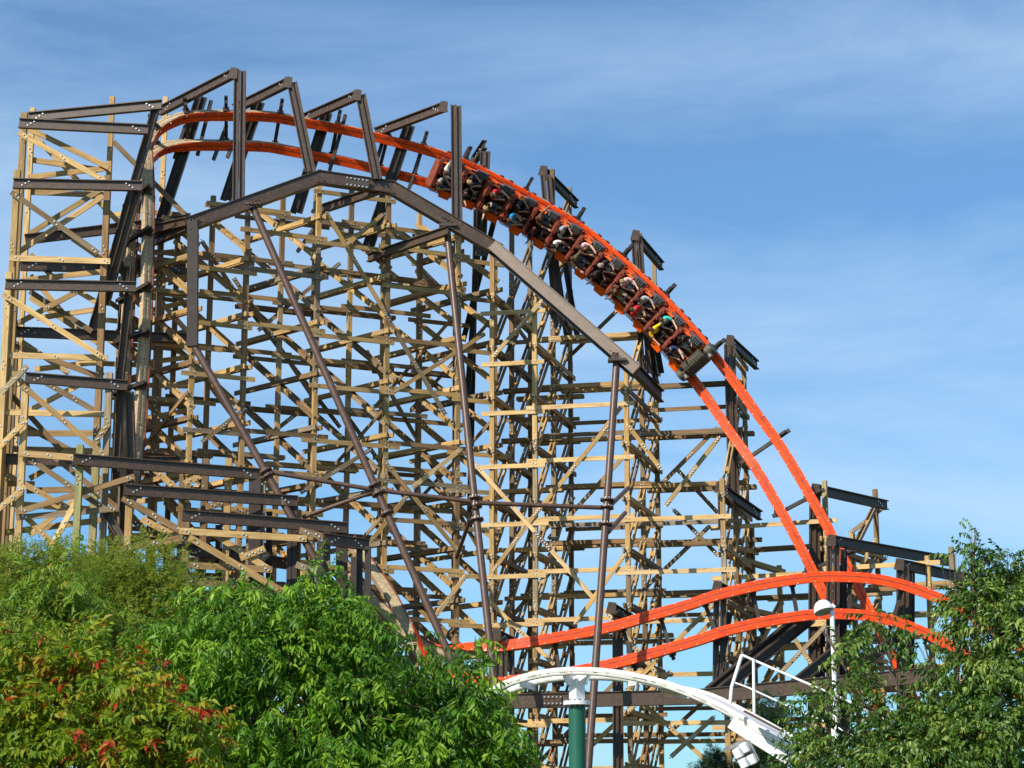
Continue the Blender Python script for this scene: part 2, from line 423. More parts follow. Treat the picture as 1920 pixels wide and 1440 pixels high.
r_u = extend(levels(RF, 1003, [584, 680, 773, 873, 982, 1080, 1171, 1270, 1360, 1450]))
r_v = extend(levels(RF, 1003, [552, 648, 744, 842, 941, 1040, 1141, 1240, 1340, 1436]))
trestle('timber_trestle', 'pale timber trestle with open square bays under the descending coaster train', RF, [923, 1003, 1174, 1350], 3,
        r_v, r_u, [[470, 430, 400], [545, 318, 352], [690, 438, 472], [898, 632, 660]], 3.0, 1.0,
        zig=True, seed=9, uskip=.10, ubraces=[
    (892, 870, 1152, 1165, 0, N_), (1152, 1167, 1232, 1262, 0, N_), (928, 669, 1022, 562, 0, W_), (930, 562, 1003, 660, 1, Q_), (1010, 960, 1142, 800, 0, W_),
    (1026, 1010, 1174, 848, 1, W_), (1058, 674, 1157, 580, 2, Q_), (1110, 830, 1176, 745, 1, W_), (916, 1124, 1041, 1246, 0, N_),
    (980, 1397, 1046, 1462, 0, N_), (928, 1070, 1010, 960, 0, W_), (945, 1076, 1075, 930, 1, Q_), (1250, 950, 1350, 822, 0, W_),
    (1240, 905, 1345, 800, 1, Q_), (1262, 955, 1345, 1040, 1, Q_), (1180, 800, 1240, 880, 0, W_), (1210, 1100, 1330, 985, 1, Q_), (1080, 1170, 1175, 1040, 0, W_),
    (945, 1170, 1040, 1060, 1, Q_), (1180, 1290, 1345, 1130, 0, W_), (1110, 1400, 1260, 1260, 0, W_), (1176, 1290, 1340, 1440, 0, W_), (1000, 1440, 1170, 1260, 1, Q_),
    (1260, 1420, 1340, 1345, 0, W_), (1270, 880, 1345, 960, 2, Q_), (925, 1240, 1000, 1330, 1, W_), (1300, 1200, 1420, 1075, 1, W_), (1180, 1440, 1345, 1290, 2, W_)])
f_u = extend(levels(FF, 1540, [978, 1075, 1170, 1265, 1360, 1455]))
f_v = extend(levels(FF, 1540, [1010, 1030, 1125, 1220, 1315, 1410]))
trestle('timber_trestle', 'small far right timber trestle below the black beams, partly behind leaves', FF, [1350, 1540, 1725], 3,
        f_v, f_u, [[930, 990, 1060], [902, 1000, 918], [1042, 1025, 1060]], 2.9, .8, zig=True, seed=21, uskip=.12, ubraces=[
    (1440, 1290, 1560, 1165, 0, W_), (1560, 1160, 1640, 1010, 1, W_), (1590, 1000, 1655, 950, 2, Q_), (1600, 1080, 1660, 1045, 2, Q_),
    (1480, 1180, 1560, 1300, 0, W_), (1560, 1090, 1620, 1120, 0, Q_), (1640, 1190, 1700, 1120, 1, W_)])

# ------------------------------------------------------------ left timber tower (near) traced piece by piece
rng = random.Random(3)
FN = Vector((0, -1, 0))
LT = empty('timber_tower', 'tall near timber tower at the left edge with brown beams bolted across', 'tower', P(120, 720, 79)*1)
WM[LT.name] = Matrix.Translation(P(120, 720, 79)); 
BL = Bolts(.034)
def tpost(root, x1, y1, x2, Y, w=.27, mat=None, B=None, name='post'):
    """post whose top is at x1,y1; x2 unused beyond a small lean"""
    b = P(x1, y1, Y); timber(root, name, Vector((b.x, b.y, 0)), b, w, w, FN, mat or WOOD)
    if B:
        for z in np.arange(8, b.z-1, 2.4):
            for q in range(3): B.at(Vector((b.x-.04+.08*(q % 2), b.y-w/2-.005, z+q*.15)), FN, .03)
def tbrd(root, x1, y1, x2, y2, Y1, Y2=None, h=.27, w=.08, mat=None, B=None, name='brace'):
    Y2 = Y2 or Y1; a = P(x1, y1, Y1); c = P(x2, y2, Y2)
    o = timber(root, name, a, c, w, h, UP if abs(a.z-c.z) < 3*abs(a.x-c.x) else Vector((1, 0, 0)), mat or WOOD, over=.1, jit=.004)
    if B:
        d = (c-a).normalized()
        for f in (a+d*.15, (a+c)/2, c-d*.15):
            B.at(f+Vector((0, -w/2-.005, .03)), FN); B.at(f+d*.12+Vector((0, -w/2-.005, -.03)), FN)
for x, y, Y, m in [(46, 212, 79.6, WOOD), (62, 203, 81.6, WOODN), (211, 182, 81.4, WOOD), (203, 330, 79.4, WOOD), (33, 320, 79.0, WOOD), (17, 512, 78.6, WOODN),
                   (311, 182, 84.5, WOODN), (49, 720, 77.6, WOODN), (205, 700, 77.8, WOOD), (198, 420, 80.5, WOODW), (182, 830, 79.3, WOODG), (30, 640, 80.6, WOODW),
                   (228, 560, 82.5, WOOD), (306, 500, 84, WOOD), (230, 900, 79.6, WOODW)]:
    tpost(LT, x, y, x, Y, .20 if Y > 80 else .24, m, BL)
Ln = [(22, 484, 202, 490), (8, 666, 197, 671), (0, 773, 195, 777), (28, 813, 182, 812), (30, 842, 180, 846), (-10, 700, 40, 702), (0, 1000, 190, 975), (28, 945, 200, 957), (55, 920, 180, 917), (-20, 905, 60, 908), (60, 360, 200, 366), (62, 300, 180, 318)]
for i, (a, b, c, d) in enumerate(Ln):
    Y = 78.9 if i in (0, 1, 2, 5) else (80.1 if i < 10 else 81.9)
    tbrd(LT, a, b, c, d, Y-.2, None, .23, .07, WOODN if i < 3 else WOOD, BL if i < 3 else None, 'ledger_board')
Lb = [(56, 242, 200, 312, 81), (39, 251, 193, 337, 79.2), (57, 332, 198, 316, 81), (25, 363, 180, 472, 78.8), (60, 436, 185, 358, 80.8), (39, 470, 193, 368, 79.9), (60, 251, 229, 423, 82.2),
      (216, 269, 359, 415, 82.6), (140, 450, 192, 486, 79.1), (10, 554, 187, 666, 78.3), (29, 609, 146, 546, 79.6), (60, 549, 169, 619, 80.4), (47, 525, 187, 510, 80.6), (146, 546, 182, 567, 81.3),
      (73, 596, 182, 580, 80.9), (26, 648, 182, 705, 79.7), (44, 643, 125, 697, 80.3), (70, 692, 180, 679, 80.8), (42, 723, 195, 853, 77.4), (91, 721, 187, 775, 79.5), (5, 734, 48, 690, 77.3),
      (3, 835, 46, 790, 77.3), (177, 832, 200, 798, 77.5), (56, 861, 193, 952, 77.4), (3, 884, 130, 954, 79.2), (0, 952, 44, 915, 77.3), (34, 960, 247, 895, 77.0), (36, 970, 216, 954, 77.2),
      (39, 960, 115, 1035, 77.4), (99, 1020, 141, 944, 77.1), (60, 480, 110, 530, 81), (50, 800, 180, 870, 80), (60, 520, 130, 600, 82), (20, 690, 60, 740, 79), (60, 560, 180, 640, 81.5), (25, 745, 110, 840, 79.8),
      (60, 895, 150, 845, 80.4), (55, 770, 190, 700, 80.6), (212, 485, 262, 560, 82), (210, 570, 270, 610, 82), (208, 640, 262, 680, 82), (212, 780, 300, 850, 82), (60, 1000, 150, 930, 79.6),
      (100, 855, 260, 985, 79), (150, 870, 270, 960, 80), (270, 530, 350, 620, 83), (268, 590, 355, 640, 83), (268, 680, 350, 750, 83), (265, 750, 340, 810, 82), (268, 820, 330, 900, 82)]
for i, (a, b, c, d, Y) in enumerate(Lb):
    tbrd(LT, a, b, c, d, Y, Y+rng.uniform(-.1, .1), .21, .07, (WOOD, WOODN, WOOD, WOODW)[i % 4], BL if Y < 79.7 else None)
# boards between tower and vertical track, seen behind it
for (a, b, c, d, Y) in [(284, 398, 352, 404, 84), (284, 520, 350, 500, 83.5), (284, 533, 350, 513, 83), (284, 475, 350, 470, 84.5), (280, 548, 350, 555, 83), (278, 583, 350, 566, 83.4), (276, 652, 350, 650, 83),
                        (274, 680, 352, 670, 83.4), (270, 722, 360, 724, 83), (268, 755, 360, 760, 83.5), (266, 786, 350, 770, 83), (264, 830, 350, 820, 83), (262, 850, 350, 858, 83.4), (150, 680, 260, 684, 83), (200, 600, 262, 606, 83.5),
                        (185, 930, 262, 930, 82), (262, 940, 350, 930, 82.5), (200, 1010, 300, 1000, 80), (195, 470, 260, 490, 84), (210, 404, 262, 395, 84), (206, 850, 262, 846, 82)]:
    tbrd(LT, a, b, c, d, Y, Y, .2, .07, WOOD if rng.random() < .6 else WOODN, None, 'ledger_board')
BL.done(LT)

# ------------------------------------------------------------ steel beams bolted on the tower
def sbeam(root, x1, y1, Y1, x2, y2, Y2, h=.42, b=.2, mat=None, ref=None, B=None, name='beam', over=0):
    a = P(x1, y1, Y1); c = P(x2, y2, Y2); d = (c-a).normalized()
    r = ref or (UP if abs(d.z) < .75 else Vector((0, 1, 0)))
    o = ibeam(root, name, a, c, h, b, r, mat or STEEL, over=over)
    if B is not None:
        n = d.cross(UP).normalized()
        if n.y > 0: n = -n
        for e, s_ in ((a, 1), (c, -1)):
            for q in range(3): B.at(e+d*s_*(.35+.13*q)+UP*(-.07+.08*q)+n*.02, n, .036)
    return o
SB = empty('steel_leg_frame', 'brown steel beams and leaning legs holding the upright track at the left', 'steel frame', P(200, 720, 79.5))
BS = Bolts(.036)
for (x1, y1, Y1, x2, y2, Y2) in [(36, 231, 79.2, 278, 243, 79.0), (53, 220, 80.3, 303, 196, 79.6), (25, 344, 78.6, 266, 349, 78.6), (10, 533, 78.1, 255, 538, 78.3), (47, 708, 77.2, 239, 723, 77.8),
                                 (23, 622, 79.9, 350, 635, 81.6), (38, 498, 80.6, 352, 505, 82.2), (47, 449, 80.6, 352, 412, 81.8), (-30, 859, 79.2, 160, 866, 79.6),
                                 (285, 452, 82.2, 350, 428, 81.2), (140, 868, 80.6, 370, 864, 81.5), (225, 480, 81.6, 262, 500, 81.6)]:
    sbeam(SB, x1, y1, Y1, x2, y2, Y2, .40, .22, B=BS)
for (x1, y1, Y1, x2, y2, Y2) in [(292, 204, 79.8, 172, 622, 80.8), (258, 360, 79.0, 197, 572, 79.9), (243, 546, 78.8, 224, 720, 79.4), (228, 728, 78.4, 218, 905, 78.6), (243, 735, 78.4, 248, 905, 78.6),
                                 (234, 905, 78.6, 230, 1060, 79), (250, 400, 81.8, 238, 560, 82), (200, 962, 77.6, 240, 1030, 77.6), (240, 500, 80.9, 226, 640, 81.2)]:
    sbeam(SB, x1, y1, Y1, x2, y2, Y2, .30, .32, ref=Vector((1, 0, 0)), name='leg')
BS.done(SB)

# ------------------------------------------------------------ lower foreground bents
FB = empty('timber_bent_row', 'low foreground timber posts carrying four stepped brown beams above the trees', 'trestle', P(400, 900, 76.5))
BF = Bolts(.036)
for x, y, Y, m in [(151, 835, 76.7, WOODG), (243, 926, 76.6, WOOD), (351, 943, 77.3, WOODW), (429, 860, 78.6, WOOD), (492, 910, 78.5, WOODW), (559, 957, 78.7, WOOD), (614, 985, 78.5, WOODW),
                   (386, 860, 79.0, WOODW), (345, 850, 80, WOODW), (470, 960, 78.6, WOODW)]:
    tpost(FB, x, y, x, Y, .25, m, BF)
for (a, b, c, d, Y, Y2) in [(234, 936, 341, 996, 76.4, 76.4), (229, 1030, 349, 1007, 76.4, 76.4), (341, 996, 570, 1010, 76.2, 77), (357, 1060, 505, 1068, 76.5, 77), (359, 1010, 540, 1115, 76.2, 76.6),
                            (400, 1000, 500, 1065, 77, 77), (40, 850, 140, 858, 77.3, 77), (390, 950, 430, 940, 78, 78), (455, 1045, 492, 1030, 76.9, 76.9), (566, 996, 620, 1010, 77, 77), (290, 880, 345, 930, 79, 79),
                            (430, 905, 492, 890, 79, 79), (400, 880, 350, 905, 79.2, 79.2), (270, 975, 340, 1010, 78, 78), (352, 1090, 560, 1110, 76.8, 77), (560, 1060, 613, 1080, 77, 77), (440, 1100, 500, 1040, 78, 78)]:
    tbrd(FB, a, b, c, d, Y, Y2, .24, .08, WOOD if rng.random() < .6 else WOODW, BF)
for (x1, y1, Y1, x2, y2, Y2) in [(137, 861, 76.4, 487, 889, 78.4), (232, 918, 76.3, 558, 940, 78.2), (342, 966, 76.2, 651, 990, 78.0), (606, 1010, 76.1, 692, 1022, 77.2), (350, 1030, 78.4, 560, 1060, 79.6), (280, 990, 79, 345, 1000, 79.4)]:
    sbeam(FB, x1, y1, Y1, x2, y2, Y2, .42, .22, B=BF, mat=STEEL)
for (x1, y1, x2, y2, Y) in [(473, 893, 462, 1100, 78.4), (484, 895, 476, 1100, 78.4), (545, 945, 530, 1120, 78.3), (553, 945, 542, 1120, 78.3), (636, 995, 632, 1130, 78.1), (646, 995, 645, 1130, 78.1), (690, 1025, 688, 1180, 77.2), (674, 1030, 672, 1180, 77.3),
                            (600, 1015, 580, 1100, 76.8), (410, 985, 408, 1120, 79.5), (372, 1000, 370, 1100, 79.5), (505, 960, 500, 1110, 79.3), (664, 1045, 645, 1110, 76.9)]:
    sbeam(FB, x1, y1, Y, x1-(x1-x2)*.6, 1590, Y, .26, .22, name='steel_post', mat=STEELD)
BF.done(FB)

# ------------------------------------------------------------ arched box girder on pipe legs
def boxgirder(root, name, a, c, w, h, mat):
    m = MB(); ln = (c-a).length; m.box(-.12, ln+.12, -w/2, w/2, -h/2, h/2); 
    m.box(-.13, ln+.13, -w/2-.06, w/2+.06, h/2, h/2+.03); m.box(-.13, ln+.13, -w/2-.06, w/2+.06, -h/2-.03, -h/2)
    return m.build(name, mat, root, frame_from(a, c, UP))
GA = empty('arched_steel_girder', 'dark brown angular arch girder standing on long round pipe legs', 'girder', P(600, 720, 79.5))
GPALE = plain('sunlit_tone_steel', (.20, .145, .112), .5, .4, 0, .08, 2, 0, 5, (.3, .23, .19), .3)  # same brown steel, painted lighter to stand in for sun on this section
g1 = [(356, 420, 79.0), (599, 333, 80.2), (735, 353, 80.8), (932, 468, 81.2)]
for (a, b) in zip(g1[:-1], g1[1:]): boxgirder(GA, 'girder_section', P(*a), P(*b), .32, .46, STEEL)
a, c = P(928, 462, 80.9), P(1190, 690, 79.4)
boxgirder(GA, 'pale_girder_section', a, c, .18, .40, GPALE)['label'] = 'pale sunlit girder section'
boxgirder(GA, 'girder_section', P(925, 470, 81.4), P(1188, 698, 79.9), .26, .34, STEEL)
sbeam(GA, 1188, 690, 79.6, 1240, 744, 82.6, .5, .25, STEELD)
m = MB(); pa, pb = P(362, 412, 79.0), P(361, 650, 79.0); m.box(0, (pb-pa).length, -.2, .2, -.19, .19); m.build('box_column', STEELD, GA, frame_from(pa, pb, Vector((0, 1, 0))))
BG = Bolts(.034)
def platebolts(px, py, Y, n=5, w=.9, h=.3, d=Vector((1, 0, 0))):
    p = P(px, py, Y)
    for i in range(n):
        for s_ in (-1, 1): BG.at(p+d*(w*(i/(n-1)-.5))+UP*s_*h/2, FN, .03)
sp = MB(); sp.box(-.65, .65, -.012, .012, -.2, .2); sp.build('splice_plate', STEELD, GA, Matrix.Translation(P(662, 341, 80.3)) @ Matrix.Rotation(R(8), 4, 'Y'))
platebolts(662, 341, 80.27, 8, 1.1, .28, Vector((1, 0, -.15)))
for x, y in ((474, 378), (842, 412), (1157, 663), (370, 405)): platebolts(x, y+2, {474: 79.3, 842: 80.8, 1157: 79.3, 370: 78.8}[x], 5, .5, .0, Vector((1, 0, .36 if x < 600 else -.6)))
def pipe(root, pts, r, name='pipe_leg', mat=None):
    m = MB(); m.tube([P(*p) for p in pts], r, 18); return m.build(name, mat or PIPE, root, None, smooth='auto')
legs = [[(366, 652, 79.0), (498, 884, 78.3), (640, 1135, 77.6), (760, 1340, 77.0)],
        [(474, 388, 79.6), (708, 922, 78.3), (832, 1205, 77.2), (905, 1370, 76.6)],
        [(838, 430, 81.0), (890, 940, 78.6), (926, 1272, 77.0), (946, 1460, 76.4)],
        [(1156, 680, 79.6), (1138, 945, 78.6), (1103, 1440, 76.8), (1095, 1560, 76.4)]]
for l in legs:
    pipe(GA, l, .142)
def flange(px, py, Y, d, r=.27):
    p = P(px, py, Y); d = d.normalized(); m = MB(); m.tube([p-d*.035, p+d*.035], r, 20); m.build('pipe_flange', PIPE, GA, None, smooth='auto')
    a = d.orthogonal().normalized(); b = d.cross(a)
    for k in range(12):
        q = p+(a*math.cos(k*math.pi/6)+b*math.sin(k*math.pi/6))*(r*.82)-d*.036; BG.at(q, -d, .026)
def ldir(l, i): return P(*l[i+1])-P(*l[i])
for (l, ys) in ((legs[0], (884, 893)), (legs[1], (910, 926, 964)), (legs[2], (935, 950, 976)), (legs[3], (938, 952, 985))):
    p0 = P(*l[0]); p1 = P(*l[1]); p2 = P(*l[2])
    for y in ys:
        for (u0, u1, q0, q1) in ((l[0], l[1], p0, p1), (l[1], l[2], p1, p2)):
            if u0[1] <= y <= u1[1]:
                f = (y-u0[1])/(u1[1]-u0[1]); pt = q0.lerp(q1, f); 
                px, py = proj(pt); flange(px, py, pt.y, q1-q0)
pipe(GA, [(498, 884, 78.3), (700, 918, 78.35)], .085, 'pipe_strut'); pipe(GA, [(716, 920, 78.3), (882, 940, 78.3)], .085, 'pipe_strut')
pipe(GA, [(898, 943, 78.3), (1130, 952, 78.6)], .085, 'pipe_strut'); pipe(GA, [(700, 922, 78.4), (568, 970, 79.5)], .085, 'pipe_strut')
pipe(GA, [(1144, 948, 78.6), (1178, 915, 82)], .09, 'pipe_strut'); pipe(GA, [(1140, 998, 78.5), (1172, 962, 82)], .09, 'pipe_strut'); pipe(GA, [(890, 950, 78.3), (856, 1045, 82)], .08, 'pipe_strut')
for (x, y, Y, dx) in ((474, 384, 79.6, 0), (840, 424, 81.0, 0), (1157, 676, 79.5, 0)):
    m = MB(); m.box(-.35, .35, -.25, .25, -.05, .05); m.prism([(-.28, .05), (.28, .05), (.18, .32), (-.18, .32)], -.03, .03, axis='y'); m.build('leg_cap_plate', STEEL, GA, Matrix.Translation(P(x, y, Y)))
# knee beams from girder back to the trestle
for (x1, y1, Y1, x2, y2, Y2) in [(690, 484, 83.6, 840, 432, 80.5), (604, 392, 83.4, 716, 354, 80.6), (287, 430, 81.4, 352, 415, 79.2), (292, 452, 81.6, 352, 424, 79.4)]:
    sbeam(GA, x1, y1, Y1, x2, y2, Y2, .36, .22, STEEL, name='knee_beam')
# long level girder low across
LG = empty('low_steel_girder', 'long level brown steel girder crossing low behind the white track', 'girder', P(1300, 1300, 79))
boxgirder(LG, 'girder_section', P(955, 1315, 79.6), P(1300, 1307, 78.6), .3, .48, STEEL); boxgirder(LG, 'girder_section', P(1312, 1306, 78.6), P(1760, 1264, 77.0), .3, .48, STEEL)
p = P(1036, 1313, 79.15)
sp = MB(); sp.box(-.34, .34, -.012, .012, -.2, .2); sp.build('splice_plate', STEEL, LG, Matrix.Translation(p+Vector((0, -.02, 0))))
for i in range(5):
    for s_ in (-1, 1): BG.at(p+Vector((-.3+.15*i, -.05, s_*.12)), FN, .032)
BG.done(GA)
for (x1, y1, Y1, x2, y2, Y2) in [(1520, 1160, 81.0, 1345, 1300, 79.0), (1508, 1152, 81.6, 1330, 1296, 79.6), (1640, 1160, 80, 1490, 1282, 79.2), (1562, 1232, 80.4, 1500, 1290, 79.2), (1700, 1180, 80.6, 1600, 1262, 79.4)]:
    sbeam(LG, x1, y1, Y1, x2, y2, Y2, .38, .3, STEELD, name='raking_strut')

# ------------------------------------------------------------ steel portals the track threads through
def portal(label, posts, tops, legs_, ties=(), name='steel_portal', G='steel portals along the banked track', Bp=True):
    x, y, Y = posts[0][:3] if posts else tops[0][:3]
    root = empty(name, label, 'steel portal', P(x, y, Y), group=None); B = Bolts(.034)
    for (x1, y1, Y1, x2, y2, Y2) in posts: sbeam(root, x1, y1, Y1, x2, y2, Y2, .22, .20, STEEL, ref=Vector((1, 0, 0)), name='post')
    for (x1, y1, Y1, x2, y2, Y2) in tops: sbeam(root, x1, y1, Y1, x2, y2, Y2, .40, .22, STEEL if x2 < x1 else STEELD, name='top_beam', B=B, over=.08)
    for (x1, y1, Y1, x2, y2, Y2) in legs_: sbeam(root, x1, y1, Y1, x2, y2, Y2, .24, .22, STEELD, ref=Vector((1, 0, 0)), name='back_leg')
    for (x1, y1, Y1, x2, y2, Y2) in ties: sbeam(root, x1, y1, Y1, x2, y2, Y2, .14, .14, STEELD, name='tie_bar')
    # end plate
    if tops:
        t = tops[0]; m = MB(); m.prism([(-.22, -.2), (.16, -.25), (.2, .2), (-.1, .24)], -.015, .015, axis='y'); m.build('end_plate', STEEL, root, Matrix.Translation(P(t[0]-3 if t[3] < t[0] else t[0], t[1], t[2]-.12)))
    B.done(root); return root
def dbl(x1, y1, x2, y2, Y, w): return [(x1-w/2, y1, Y, x2-w/2, y2, Y), (x1+w/2, y1+2, Y, x2+w/2, y2, Y)]
portal('first steel portal from the left, tallest upright pair with its beam sloping back left', dbl(450, 131, 447, 392, 79.6, 12), [(440, 137, 79.6, 303, 207, 83.0)],
       [(383, 182, 82.8, 306, 418, 83.6), (372, 182, 82.8, 297, 415, 83.6)], [(396, 188, 82.9, 370, 292, 83.2), (348, 235, 83.1, 327, 298, 83.2), (440, 262, 83, 426, 296, 83)])
portal('second steel portal from the left with posts slanting down right onto the arch peak', dbl(547, 152, 582, 322, 80.4, 10), [(542, 154, 80.4, 440, 204, 83.4)],
       [(491, 192, 83.2, 428, 376, 84.0), (480, 190, 83.2, 418, 376, 84.0)], [(425, 235, 83, 400, 300, 83)])
portal('third steel portal from the left with posts slanting down right past the red rails', dbl(676, 175, 707, 336, 80.4, 10), [(672, 178, 80.4, 566, 224, 83.6)],
       [(618, 212, 83.4, 561, 400, 84.2), (608, 212, 83.4, 549, 400, 84.2)], [(648, 215, 83.5, 618, 320, 83.7)])
portal('fourth steel portal from the left, upright posts standing in front of the last train row', dbl(855, 197, 857, 418, 81.1, 10), [(834, 200, 81.1, 706, 248, 83.8)],
       [(773, 236, 83.7, 694, 470, 84.6), (762, 236, 83.7, 682, 470, 84.6)], [(799, 253, 84.2, 767, 354, 84.4), (725, 240, 84, 707, 300, 84)])
portal('small dark steel bent sticking up behind the rear of the train', [(915, 284, 86, 906, 480, 86.2), (905, 284, 86, 896, 480, 86.2)], [(888, 302, 87.5, 908, 272, 86)],
       [(893, 392, 88.6, 880, 1000, 88.6), (930, 400, 87, 868, 640, 88.6), (900, 420, 87.4, 872, 800, 88)], [(880, 277, 85.6, 869, 298, 85.4)])
portal('dark steel bent topping the posts just above the middle of the train', dbl(1023, 328, 1048, 612, 86.9, 11), [(1018, 320, 87.0, 1080, 382, 89.8)],
       [(1034, 430, 88, 1064, 640, 88), (1050, 440, 88.6, 1084, 640, 88.6)])
portal('dark steel bent topping the posts beside the upper front half of the train', dbl(1194, 450, 1211, 700, 86, 12), [(1191, 441, 86.0, 1240, 498, 88.6)],
       [(1222, 600, 87.4, 1240, 700, 87.6), (1214, 610, 87, 1230, 720, 87.4)])
portal('dark steel bent with long twin posts right of the train nose', dbl(1368, 646, 1376, 930, 84.9, 11), [(1368, 638, 85.0, 1418, 684, 88)], [])
portal('short dark beam frame between the trestle and the steep track', [(1351, 912, 83, 1352, 990, 83)], [(1349, 914, 83.0, 1424, 966, 86)], [])
portal('black level beam on dark posts highest beside the steep descending track', [(1523, 914, 84.4, 1518, 1600, 84.4), (1533, 916, 84.4, 1531, 1600, 84.4)], [(1528, 917, 84.3, 1661, 947, 88)], [(1542, 960, 85, 1540, 1600, 85)])
portal('black long beam on the thick dark post cluster behind the hill crest', dbl(1562, 1012, 1560, 1600, 81.3, 13), [(1558, 1013, 81.1, 1778, 1052, 87)], [(1582, 1030, 82, 1580, 1600, 82), (1575, 1060, 81.8, 1573, 1600, 81.8)])
portal('lowest black beam on dark posts emerging behind the right tree', dbl(1692, 1060, 1694, 1600, 81.2, 11), [(1686, 1058, 81.1, 1870, 1096, 86)], [(1709, 1070, 82, 1706, 1600, 82)])
portal('dark twin posts standing under the lower orange rails left of centre', dbl(1158, 1148, 1160, 1600, 80.8, 9), [(1146, 1140, 80.2, 1180, 1160, 81.5)], [])
portal('dark twin posts under the orange hill where it starts to rise', dbl(1350, 1110, 1348, 1300, 80.4, 13), [(1344, 1100, 80.4, 1395, 1125, 82)], [(1368, 1150, 81, 1340, 1310, 80)])
portal('dark twin posts under the orange rails beside the leafy tree', dbl(940, 1205, 942, 1600, 80.2, 11), [(930, 1190, 79.9, 960, 1205, 81)], [(905, 1240, 80.5, 900, 1330, 80)])
print('structure ok')
# ------------------------------------------------------------ orange track
def catmull(pts, per=8):
    out = []; n = len(pts)
    for i in range(n-1):
        p0 = pts[max(i-1, 0)]; p1 = pts[i]; p2 = pts[i+1]; p3 = pts[min(i+2, n-1)]
        for k in range(per):
            t = k/per
            out.append([.5*((2*b)+(-a+c)*t+(2*a-5*b+4*c-d)*t*t+(-a+3*b-3*c+d)*t**3) for a, b, c, d in zip(p0, p1, p2, p3)])
    out.append(list(pts[-1])); return out
class Path:
    def __init__(s, knots, side=1):
        """knots: px, py, Y, phi(deg)"""
        c = catmull(knots, 8); pts = [P(k[0], k[1], k[2]) for k in c]; phi = [k[3] for k in c]
        # resample
        d = [0]
        for a, b in zip(pts[:-1], pts[1:]): d.append(d[-1]+(b-a).length)
        s.L = d[-1]; n = max(int(s.L/.3), 2); s.n = n; s.p = []; s.phi = []
        j = 0
        for i in range(n+1):
            x = s.L*i/n
            while j < len(d)-2 and d[j+1] < x: j += 1
            f = (x-d[j])/max(d[j+1]-d[j], 1e-6); s.p.append(pts[j].lerp(pts[j+1], f)); s.phi.append(phi[j]*(1-f)+phi[j+1]*f)
        s.fr = []
        for i in range(n+1):
            t = (s.p[min(i+1, n)]-s.p[max(i-1, 0)]).normalized(); c = (CAM-s.p[i]).normalized(); c = (c-t*c.dot(t)).normalized()
            sd = c.cross(t)*side; sd.normalize(); a = R(s.phi[i])
            nn = c*math.cos(a)-sd*math.sin(a); ss = sd*math.cos(a)+c*math.sin(a)
            s.fr.append((t, ss.normalized(), nn.normalized()))
    def at(s, d):
        x = max(0, min(s.n-1e-6, d/s.L*s.n)); i = int(x); f = x-i
        t, a, n = [s.fr[i][k].lerp(s.fr[i+1][k], f).normalized() for k in range(3)]
        return s.p[i].lerp(s.p[i+1], f), t, a, n
    def near(s, px, py):
        best = min(range(s.n+1), key=lambda i: (proj(s.p[i])[0]-px)**2+(proj(s.p[i])[1]-py)**2)
        return best/s.n*s.L
def sweep(path, poly, mats, name, parent, mfn=None, i0=0, i1=None, smooth=False, **props):
    """poly in (side, normal) coordinates, swept along path"""
    i1 = path.n if i1 is None else i1; m = MB(); k = len(poly); vs = []
    o = worldm(parent).translation if parent else Vector()
    for i in range(i0, i1+1):
        t, a, n = path.fr[i]
        vs += [path.p[i]+a*x+n*y-o for x, y in poly]
    r = i1-i0+1; fs = []; ms = []
    for i in range(r-1):
        for j in range(k):
            j2 = (j+1) % k; fs.append((i*k+j, (i+1)*k+j, (i+1)*k+j2, i*k+j2)); ms.append(mfn(j) if mfn else 0)
    fs += [tuple(range(k)), tuple((r-1)*k+j for j in range(k-1, -1, -1))]; ms += [ms[0], ms[0]]
    m.v = [Vector(v) for v in vs]; m.f = fs; m.m = ms
    me = mesh(name, m.v, m.f, mats, smooth, m.m if isinstance(mats, (list, tuple)) else None)
    bmx = bmesh.new(); bmx.from_mesh(me); bmesh.ops.recalc_face_normals(bmx, faces=bmx.faces); bmx.to_mesh(me); bmx.free()
    return obj(name, me, parent, Matrix.Translation(o), **props)
DP = Path([(244, 1180, 80.2, 80), (247, 1000, 80.2, 88), (249, 900, 80.2, 112), (254, 800, 80.3, 120), (259, 700, 80.4, 122), (264, 600, 80.5, 122), (268, 500, 80.8, 121), (272, 400, 81.1, 116), (279, 330, 81.4, 100),
           (286, 290, 81.8, 80), (303, 268, 82.0, 58), (328, 256, 82.1, 42), (365, 248, 82.3, 26), (437, 247, 82.5, 21), (504, 249, 82.8, 19), (546, 256, 83.0, 17), (598, 265, 83.2, 14), (660, 277, 83.5, 12), (725, 293, 83.8, 10), (790, 310, 84.1, 11),
           (843, 328, 84.4, 12), (900, 353, 84.7, 12), (1007, 411, 85.1, 13), (1071, 450, 85.1, 14), (1126, 494, 85.0, 14), (1210, 569, 84.7, 14), (1284, 648, 84.4, 13), (1346, 725, 84.1, 10), (1395, 794, 83.8, 4), (1442, 860, 83.5, -4),
           (1501, 960, 83.1, -8), (1532, 1018, 82.9, -8), (1567, 1088, 82.7, -8), (1598, 1150, 82.5, -8), (1648, 1250, 82.2, -8), (1735, 1430, 81.6, -8), (1790, 1540, 81.2, -8)], side=1)
